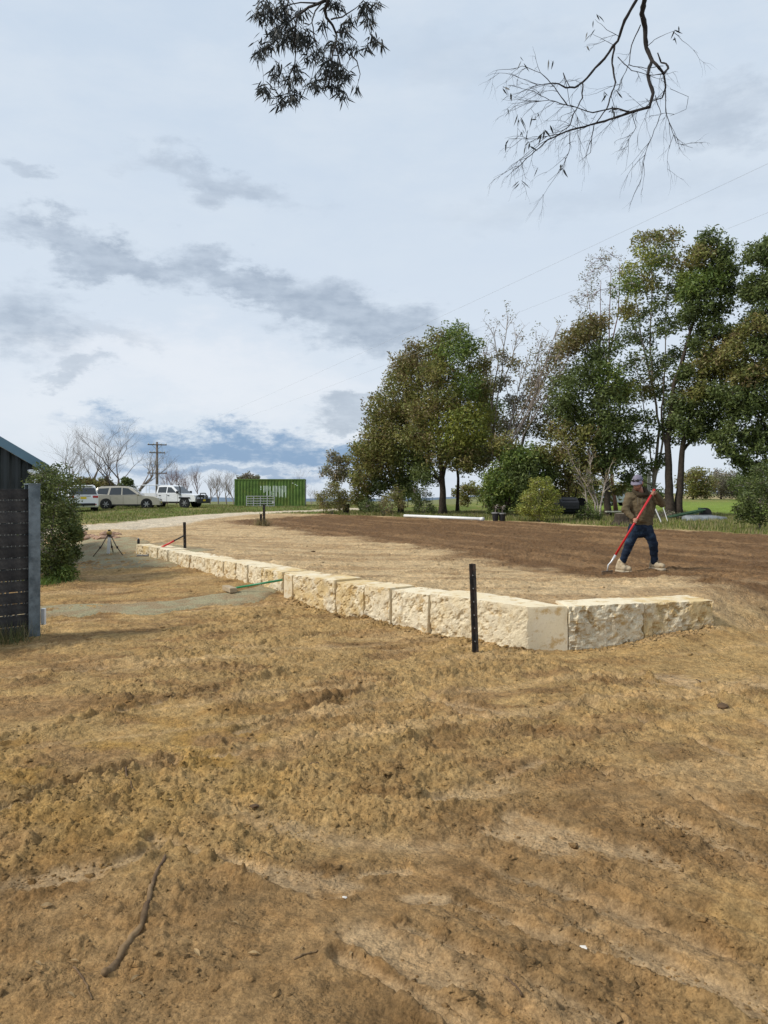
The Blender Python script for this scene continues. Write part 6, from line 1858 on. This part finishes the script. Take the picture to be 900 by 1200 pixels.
main = {
 'A': ([(660, -60), (658, 0), (645, 60), (660, 120), (665, 210), (690, 265), (672, 330), (695, 410), (680, 470), (600, 492), (520, 520), (450, 540), (330, 572), (230, 615), (160, 680), (90, 742)], .0185, .002),
 'B': ([(655, -60), (622, 0), (570, 90), (540, 180), (460, 280), (385, 362), (350, 385), (310, 385), (280, 368), (250, 365)], .012, .004),
 'C': ([(525, 200), (515, 280), (530, 360), (510, 420), (490, 480), (435, 550), (425, 610), (420, 670), (370, 710)], .007, .001),
 'D': ([(690, 265), (715, 290), (742, 325), (762, 300), (752, 280), (730, 275), (715, 232)], .011, .004),
 'E': ([(742, 325), (750, 385), (735, 430), (690, 445), (650, 480)], .0065, .002),
 'F': ([(600, 492), (520, 475), (430, 495), (330, 465), (240, 440), (170, 400), (60, 375)], .0055, .001),
 'G': ([(385, 362), (385, 430), (345, 500), (330, 550), (280, 590), (180, 610), (60, 610)], .005, .001),
 'H': ([(640, 110), (600, 200), (590, 280), (560, 340), (540, 400)], .004, .001),
 'I': ([(590, 285), (660, 300), (740, 290)], .003, .002), 'J': ([(540, 250), (600, 310), (680, 330), (745, 325)], .003, .002),
 'K': ([(705, 420), (730, 500), (700, 570), (660, 680), (635, 820)], .003, .0008), 'L': ([(750, 390), (750, 490), (780, 580), (800, 630), (870, 650)], .003, .0008),
 'M': ([(330, 385), (300, 320), (330, 460), (390, 560)], .003, .001), 'N': ([(320, 465), (260, 380), (200, 320), (120, 290), (70, 310)], .0035, .0008),
 'O': ([(330, 572), (330, 650), (300, 740), (230, 800)], .003, .0008), 'P': ([(525, 200), (470, 170), (430, 150)], .002, .0008), 'Q': ([(545, 160), (490, 130), (440, 85)], .002, .0008),
 'R': ([(665, 210), (700, 175), (750, 150), (790, 135)], .0025, .0008), 'S': ([(600, 492), (620, 560), (580, 630), (540, 700)], .0025, .0008), 'T': ([(250, 365), (190, 375), (130, 350), (60, 320)], .0025, .0008),
 'U': ([(770, 390), (850, 425), (840, 480), (770, 510)], .0018, .0008), 'V': ([(240, 440), (160, 450), (60, 490)], .002, .0008), 'X': ([(230, 615), (110, 700), (60, 745)], .002, .0008)}
skel = []
for key, (pl, r0_, r1_) in main.items():
    P = poly3(pl, *ZB, pr, .12)
    fine = []
    for i in range(len(P) - 1): fine += bez(P[i], P[i + 1], 0, 4, pr, .03)[:-1]
    fine.append(P[-1]); n = len(fine)
    bb.tube([OL(p) for p in fine], [(r0_ + (r1_ - r0_) * (i / (n - 1))) * (1 + pr.uniform(-.12, .18)) for i in range(n)], 6)
    skel.append((key, fine))
tips = []
def twiglet(p, d, L, r, lv):
    pts = [p]; dd = d.copy()
    for i in range(5):
        dd = (dd + Vector((pr.uniform(-1, 1), pr.uniform(-1, 1), pr.uniform(-1.1, .7))) * .28).normalized()
        pts.append(pts[-1] + dd * L / 5)
    bb.tube([OL(q_) for q_ in pts], [r * (1 - .75 * i / 5) for i in range(6)], 4, caps=False)
    if lv < 2:
        for _ in range(pr.randint(1, 3)):
            i = pr.randint(1, 4); twiglet(pts[i], (dd + Vector((pr.uniform(-1, 1), pr.uniform(-1, 1), pr.uniform(-1, .5))) * .8).normalized(), L * pr.uniform(.4, .75), r * .6, lv + 1)
    else: tips.append(pts[-1])
for key, fine in skel:
    nt_ = {'A': 20, 'B': 3, 'C': 5, 'D': 2, 'E': 5, 'F': 11, 'G': 11, 'H': 4, 'N': 8, 'M': 5, 'O': 5, 'K': 6, 'L': 6, 'S': 5, 'J': 5, 'T': 5, 'V': 4, 'X': 3}.get(key, 1)
    for _ in range(nt_):
        i = pr.randrange(len(fine) // (2 if key == 'A' else 5), len(fine) - 1)
        tl_ = (fine[i + 1] - fine[i]).normalized()
        dr_ = (tl_ * .8 + Vector((pr.uniform(-.7, .4), pr.uniform(-.6, .6), pr.uniform(-.9, .5)))).normalized()
        twiglet(fine[i], dr_, pr.uniform(.10, .30), .0018, 0)
# the branch reaches back up to the limb out of frame
lim = MB()
lim.tube([OL(crotch), OL((1.5, 3.4, 6.5)), OL(skel[0][1][0] + Vector((.02, .0, .5))), OL(skel[0][1][0])], [.10, .06, .035, .0185], 8)
lim.tube([OL(skel[0][1][0] + Vector((.0, .0, .3))), OL(skel[1][1][0])], [.02, .012], 6)
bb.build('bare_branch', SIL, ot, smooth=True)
rng = np.random.default_rng(5)
LEAFS = mat('silhouette_leaf', (.020, .022, .017), .5, var=.2, scale=9, trans=.12)  # leaf colour darkened towards black, backlit silhouette put into the tone
def long_leaves(centres, rad, L, w, name, droop=.9):
    V = []; Fq = []
    for c in centres:
        c = Vector(c) + Vector((pr.gauss(0, rad), pr.gauss(0, rad), pr.gauss(0, rad)))
        d = Vector((pr.gauss(0, .6), pr.gauss(0, .6), -droop + pr.gauss(0, .35))).normalized()
        s_ = d.cross(Vector((pr.gauss(0, 1), pr.gauss(0, 1), pr.gauss(0, .4)))).normalized()
        bend = s_.cross(d) * pr.uniform(-.12, .12)
        l = L * pr.uniform(.65, 1.25); ww = w * pr.uniform(.7, 1.2)
        o_ = len(V)
        for t, k in ((0, .12), (.3, 1), (.62, .8), (1, .04)):
            p = c + d * l * t + bend * l * math.sin(t * 2.2)
            V += [OL(p - s_ * ww * k * .5), OL(p + s_ * ww * k * .5)]
        for i in range(3): Fq.append((o_ + 2 * i, o_ + 2 * i + 1, o_ + 2 * i + 3, o_ + 2 * i + 2))
    return mesh_np(name, [tuple(v) for v in V], Fq, LEAFS, ot)
few = []
for (x, y, k) in ((440, 80, 3), (430, 150, 3), (410, 195, 1), (790, 128, 3), (785, 165, 3), (248, 265, 5), (115, 262, 2), (40, 390, 4), (62, 425, 4), (60, 490, 3), (110, 530, 5), (170, 520, 4), (135, 580, 6), (215, 580, 6), (240, 550, 2), (525, 490, 7), (490, 420, 3), (545, 415, 2), (150, 640, 4), (55, 625, 2), (302, 745, 4), (210, 742, 1), (110, 810, 3), (140, 300, 2)):
    for _ in range(k): few.append(pz(x, y - 8, *ZB, pr.uniform(-.05, .05)))
long_leaves(few, .014, .065, .012, 'leaf_tufts')['kind'] = 'stuff'
# leafy branch
ZL = (5.3, 290, 0)
lb = MB()
lsk = [[(470, -60), (490, 0), (450, 20), (380, 45), (310, 100), (240, 140), (160, 180), (100, 250)], [(500, -60), (500, 10), (480, 60), (490, 110), (530, 160), (555, 220), (545, 280), (520, 380), (520, 450), (500, 520)],
       [(480, 0), (420, 70), (400, 140), (415, 230), (440, 320), (400, 480), (380, 520)], [(520, 120), (590, 105), (650, 65), (700, 30), (760, 20)], [(450, 20), (330, 15), (200, 40), (90, 90)],
       [(555, 200), (620, 200), (680, 260), (640, 330)], [(310, 100), (290, 200), (300, 330), (290, 420), (230, 520), (150, 580)], [(700, 40), (740, 120), (760, 200), (800, 250)], [(545, 280), (590, 440), (580, 560)], [(640, 330), (680, 380), (700, 460), (680, 540)], [(240, 140), (170, 260), (90, 320)]]
anch = []
for li, pl in enumerate(lsk):
    P = poly3(pl, *ZL, pr, .22)
    fine = []
    for i in range(len(P) - 1): fine += bez(P[i], P[i + 1], 0, 3, pr, .03)[:-1]
    fine.append(P[-1]); n = len(fine); r0_ = (.014 if li < 2 else .006)
    lb.tube([OL(p) for p in fine], [r0_ * (1 - .85 * i / (n - 1)) for i in range(n)], 5); anch += fine
    if li == 0: top_l = fine[0]
    if li == 1: top_l2 = fine[0]
cls = [(90, 90, 46), (60, 80, 30), (130, 40, 46), (200, 60, 52), (160, 100, 40), (250, 100, 46), (110, 20, 40), (230, 20, 40), (150, 210, 50), (190, 180, 40), (210, 240, 52), (250, 230, 40), (300, 230, 52), (340, 200, 44), (330, 250, 40), (270, 170, 46), (90, 310, 40), (70, 330, 25), (130, 290, 30), (350, 270, 44), (380, 350, 30), (450, 320, 46),
       (520, 380, 50), (490, 400, 40), (520, 440, 44), (480, 460, 36), (590, 460, 40), (560, 430, 30), (580, 280, 46), (540, 270, 36), (650, 300, 36), (600, 180, 36), (640, 130, 36), (720, 60, 40), (760, 130, 34), (740, 30, 30), (790, 20, 30), (780, 250, 36), (820, 260, 22), (740, 290, 20), (170, 470, 34), (200, 410, 24), (300, 430, 42), (310, 470, 30),
       (250, 500, 44), (130, 560, 46), (100, 550, 30), (220, 610, 46), (200, 640, 26), (310, 575, 36), (280, 610, 26), (400, 510, 36), (440, 540, 32), (560, 540, 36), (590, 590, 30), (510, 520, 36), (620, 470, 20), (330, 80, 34), (400, 250, 36), (470, 150, 30), (560, 30, 30), (520, 10, 40), (680, 540, 10)]
lc = []
for (x, y, r_) in cls:
    c = pz(x, y - 6, *ZL, pr.uniform(-.25, .25))
    a_ = min(anch, key=lambda q_: (q_ - c).length + (.1 if q_.z < c.z else 0))
    lb.tube([OL(p) for p in bez(a_, c, .08, 4, pr, .08)], [.0022, .0019, .0016, .0013, .001], 4, caps=False)
    for _ in range(max(3, int(r_ * 1.15))):
        lc.append(c + Vector((pr.gauss(0, .5), pr.gauss(0, .5), pr.gauss(0, .42))) * r_ / ZL[0] * YB / F)
lb.build('leafy_branch', SIL, ot, smooth=True)
lim.tube([OL(crotch), OL((.3, 2.6, 6.4)), OL(top_l + Vector((.05, -.3, .8))), OL(top_l)], [.09, .05, .03, .014], 8)
lim.tube([OL(top_l + Vector((.03, -.1, .4))), OL(top_l2)], [.02, .014], 6)
lim.build('limb', SIL, ot, smooth=True)
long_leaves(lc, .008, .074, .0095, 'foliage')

# ------------------------------------------------------------------ loose things on the soil
def scatter_clods():
    rng = np.random.default_rng(3)
    T = np.array([(1, 0, 0), (-.5, .87, 0), (-.5, -.87, 0), (.45, .75, .55), (-.9, 0, .6), (.45, -.75, .55), (0, 0, 1.0)], float)
    TF = np.array([(0, 1, 3), (1, 2, 4), (2, 0, 5), (1, 4, 3), (2, 5, 4), (0, 3, 5), (3, 4, 6), (4, 5, 6), (5, 3, 6)])
    xs = []; ys = []; ss = []
    def batch(n, y0, y1, k, smin, smax, power, w=.58):
        y = y0 * (y1 / y0) ** rng.random(n); x = (rng.random(n) * 2 - 1) * w * (y + .3)
        m = masks(x, y)
        dens = sstep(.40, .66, fbm(x * .9, y * .9, 2, 3)) * .8 + .12 + sstep(.52, .7, fbm(x * 2.5, y * 2.5, 44, 3))
        ok = (rng.random(n) < dens) & (m['grass'] < .3) & (m['track'] < .3)
        s = smin * (smax / smin) ** (rng.random(n) ** power)
        xs.append(x[ok]); ys.append(y[ok]); ss.append(s[ok])
    batch(16000, 2.4, 5.0, 1, .0025, .010, 1.9)
    batch(8000, 3.5, 9.0, 1, .004, .016, 2.2)
    batch(900, 2.6, 9.0, 1, .011, .030, 1.8)
    batch(2600, 9, 30, 1, .010, .038, 2.6)
    # crumbs banked along the foot of the wall
    n = 700; t = rng.random(n); A = np.array(V_JOGN); B = np.array(V_COR)
    nrm = np.array([-(B - A)[1], (B - A)[0]]); nrm = nrm / np.linalg.norm(nrm) * -1
    if nrm[1] > 0: nrm = -nrm
    p = A[None] + (B - A)[None] * t[:, None] + nrm[None] * (np.abs(rng.normal(0, .10, n)) + .01)[:, None]
    xs.append(p[:, 0]); ys.append(p[:, 1]); ss.append(.008 * 5 ** (rng.random(n) ** 1.6))
    A = np.array(V_FACE); B = np.array(V_END); n = 300; t = rng.random(n)
    p = A[None] + (B - A)[None] * t[:, None] + np.array([.1, -1.])[None] * (np.abs(rng.normal(0, .09, n)) + .01)[:, None]
    xs.append(p[:, 0]); ys.append(p[:, 1]); ss.append(.008 * 5 ** (rng.random(n) ** 1.6))
    x = np.concatenate(xs); y = np.concatenate(ys); s = np.concatenate(ss); n = len(x)
    m = masks(x, y); h, flat, rough = soil_detail(x, y, m); z = zbase(x, y, m) + h
    col = ground_colour(x, y, m, flat * 0, rough) * rng.uniform(.9, 1.12, (n, 1))
    nv = len(T)
    jit = 1 + rng.uniform(-.42, .42, (n, nv))
    V = T[None] * jit[:, :, None] * s[:, None, None] * np.stack([rng.uniform(.8, 1.4, n), rng.uniform(.8, 1.4, n), rng.uniform(.5, .85, n)], 1)[:, None, :]
    a = rng.uniform(0, 6.28, n); ca, sa = np.cos(a), np.sin(a)
    V = np.stack([V[:, :, 0] * ca[:, None] - V[:, :, 1] * sa[:, None], V[:, :, 0] * sa[:, None] + V[:, :, 1] * ca[:, None], V[:, :, 2]], -1)
    V = V + np.stack([x, y, z - s * .18], 1)[:, None, :]
    Fq = (TF[None] + (np.arange(n) * nv)[:, None, None]).reshape(-1, 3)
    o = mesh_np('soil_clods', V.reshape(-1, 3), Fq, SOIL, smooth=False, col=np.repeat(col, nv, 0))
    tag(o, 'loose crumbs and clods of brown soil scattered over the bare ground', 'soil', kind='stuff')
scatter_clods()
DRYL = mat('dry_leaf', (.30, .205, .10), .8, var=.3, scale=30, objrand=.35)
V = []; Fs = []
for i in range(6):
    t = i / 5; w_ = .011 * math.sin(math.pi * min(max(t, .06), .94)); z_ = .010 * math.sin(t * 3.1)
    V += [((t - .5) * .06, -w_, z_ + .005), ((t - .5) * .06, 0, z_), ((t - .5) * .06, w_, z_ + .005)]
for i in range(5):
    for k in range(2): Fs.append((i * 3 + k, i * 3 + k + 1, i * 3 + k + 4, i * 3 + k + 3))
lme = bpy.data.meshes.new('dry_leaf'); lme.from_pydata(V, [], Fs); lme.materials.append(DRYL)
lr = random.Random(12)
for i in range(18):
    px, py = (lr.uniform(20, 880), 800 + 390 * lr.random() ** .8) if i > 8 else (lr.uniform(60, 420), lr.uniform(1000, 1180))
    g_ = Gp(px, py); o = link(bpy.data.objects.new('dry_leaf', lme)); k = lr.uniform(.4, .95)
    o.location = (g_.x, g_.y, zg(g_.x, g_.y) + .004); o.rotation_euler = (lr.uniform(-.3, .3), lr.uniform(-.3, .3), lr.uniform(0, 6.28)); o.scale = (k, k, k)
    tag(o, 'small curled dry leaf lying on the bare soil', 'leaf', 'dry leaves on the soil')
STICK = mat('weathered_stick', (.20, .13, .065), .9, var=.4, scale=12, col2=(.09, .055, .03), c2scale=4, bump=.003)
def stick(pix, r0, r1, label, mat_=STICK, side=None, name='stick'):
    P = [Gp(a, b_) for a, b_ in pix]
    pts = []
    for i in range(len(P) - 1):
        for k in range(5):
            p = P[i].lerp(P[i + 1], k / 5); pts.append(Vector((p.x + pr.uniform(-.004, .004), p.y + pr.uniform(-.004, .004), zg(p.x, p.y) + r0 * .55)))
    p = P[-1]; pts.append(Vector((p.x, p.y, zg(p.x, p.y) + r1)))
    n = len(pts); o0 = pts[0].copy(); m_ = MB()
    m_.tube([q_ - o0 for q_ in pts], [(r0 + (r1 - r0) * i / (n - 1)) * (1 + .2 * math.sin(i * 2.1)) for i in range(n)], 7)
    if side:
        i, dx_, dy_ = side; q_ = pts[i]; e_ = q_ + Vector((dx_, dy_, .015)); m_.tube([q_ - o0, (q_ + e_) / 2 - o0 + Vector((0, 0, .01)), e_ - o0], [r0 * .7, r0 * .5, r0 * .3], 6)
    o = m_.build(name, mat_, None, smooth=True); o.location = o0
    return tag(o, label, 'stick')
stick([(194, 1008), (178, 1045), (170, 1080), (150, 1110), (122, 1148)], .007, .017, 'long crooked root lying on the soil with a thick dark lower end', side=None, name='root')
stick([(145, 905), (150, 920), (157, 931)], .007, .005, 'short pale stick on the soil above the long root', side=(3, .03, .02))
stick([(590, 1150), (600, 1162), (612, 1177)], .0045, .004, 'thin pale twig among the scrape marks')
stick([(85, 1130), (100, 1150), (108, 1168)], .004, .003, 'thin brown twig beside the long root')
stick([(816, 795), (822, 800), (828, 803)], .006, .004, 'small dark twig on the soil right of the wall end', BARK_D)
stick([(345, 1128), (358, 1122), (372, 1119)], .0045, .003, 'curled bark strip right of the long root')
def flat_bit(px, py, s_, m0, label, name, cat):
    g_ = Gp(px, py); me = rock_mesh(name, s_, int(px), 1, .3); me.materials.append(m0)
    o = link(bpy.data.objects.new(name, me)); o.location = (g_.x, g_.y, zg(g_.x, g_.y) + s_ * .35); o.rotation_euler = (.2, .1, px)
    return tag(o, label, cat)
WST = mat('white_stone', (.66, .62, .56), .8, var=.1)
flat_bit(683, 1112, .020, WST, 'white stone chip lying among the scrape marks', 'stone_chip', 'stone')
flat_bit(404, 1056, .013, WST, 'small white chip beside the curved wheel track', 'stone_chip', 'stone')
flat_bit(746, 1138, .010, WST, 'tiny pale chip near the white stone chip', 'stone_chip', 'stone')
flat_bit(368, 896, .035, mat('dark_clod', (.10, .06, .03), .95, var=.3, bump=.006), 'dark hard clod lying flat in the middle of the soil', 'clod', 'clod')
flat_bit(298, 950, .038, MATS['dark_clod'], 'dark lumpy clod in rough soil above the wheel track', 'clod', 'clod')
flat_bit(847, 833, .05, MATS['dark_clod'], 'dark clod of turf on the soil right of the wall', 'clod', 'clod')
flat_bit(367, 675, .05, MATS['dark_clod'], 'dark clod resting on top of the near wall run', 'clod', 'clod').location.z = WALL_TOP + .03

# ------------------------------------------------------------------ grass
def blades(name, label, pts, hmin, hmax, w, cols, seed, lean=.35):
    rng = np.random.default_rng(seed); n = len(pts)
    x, y = pts[:, 0], pts[:, 1]; z = zfull(x, y)
    h = rng.uniform(hmin, hmax, n); a = rng.uniform(0, 6.28, n); la = rng.uniform(0, 6.28, n); ll = rng.uniform(.05, lean, n) * h
    V = np.empty((n, 3, 3)); base = np.stack([x, y, z - .01], 1)
    dx_ = np.stack([np.cos(a), np.sin(a), np.zeros(n)], 1) * (w * rng.uniform(.6, 1.3, n))[:, None]
    V[:, 0] = base - dx_ / 2; V[:, 1] = base + dx_ / 2; V[:, 2] = base + np.stack([np.cos(la) * ll, np.sin(la) * ll, h], 1)
    cols = np.array(cols); c = cols[rng.integers(0, len(cols), n)] * rng.uniform(.75, 1.25, (n, 1))
    o = mesh_np(name, V.reshape(-1, 3), np.arange(n * 3).reshape(n, 3), LEAF, col=np.repeat(c, 3, 0))
    return tag(o, label, 'grass', kind='stuff')
rng = np.random.default_rng(8)
n = 150000
x = rng.uniform(-4, 20, n); y = rng.uniform(24, 52, n)
m = masks(x, y); keep = (m['grass'] > .35) & (np.abs(x) < .56 * y) & (rng.random(n) < (.25 + 1.0 * sstep(.45, .6, fbm(x * .7, y * .7, 120, 3)))) & (rng.random(n) < np.clip(1.4 - (y - 24) / 28, .25, 1))
GC = [(.13, .17, .035), (.19, .215, .045), (.11, .14, .03), (.32, .27, .13), (.26, .23, .085), (.36, .30, .16)]
blades('grass', 'rough green and straw coloured grass under the gum trees', np.stack([x, y], 1)[keep], .06, .22, .035, GC, 1)
x = rng.uniform(-30, -2, 90000); y = rng.uniform(28, 75, 90000)
m = masks(x, y); keep = (m['grass'] > .4) & (np.abs(x) < .56 * y) & (rng.random(len(x)) < .35 + .8 * sstep(.4, .6, fbm(x * .5, y * .5, 121, 3)))
blades('grass', 'short green grass on the bank where the vehicles are parked', np.stack([x, y], 1)[keep], .04, .14, .05, GC + [(.13, .2, .03)], 2)
def tuft(name, label, c, r, n, h, w, cols, seed, cat='weeds'):
    rng = np.random.default_rng(seed); p = np.array(c)[None] + rng.normal(0, r, (n, 2))
    o = blades(name, label, p, h * .4, h, w, cols, seed, 1.0); o['category'] = cat; return o
g_ = Gp(8, 752); tuft('weeds', 'dry weeds and grass at the foot of the dark fence', (g_.x, g_.y), .16, 420, .30, .008, [(.10, .12, .04), (.22, .18, .09), (.13, .14, .05)], 5)
g_ = Gp(60, 690); tuft('weeds', 'green weeds growing under the evergreen shrub', (g_.x - .1, g_.y - .2), .22, 700, .18, .014, [(.10, .17, .03), (.14, .2, .04)], 6)
tuft('weeds', 'dry straw tuft round the pickets on the pale pad', (PICK3.x - .05, PICK3.y), .16, 260, .42, .02, [(.30, .24, .12), (.2, .17, .07), (.15, .12, .06)], 7)
g_ = Gp(70, 1120); tuft('weeds', 'sparse green seedlings in the soil left of the long root', (g_.x, g_.y), .10, 160, .025, .003, [(.14, .17, .05), (.2, .18, .08)], 9)
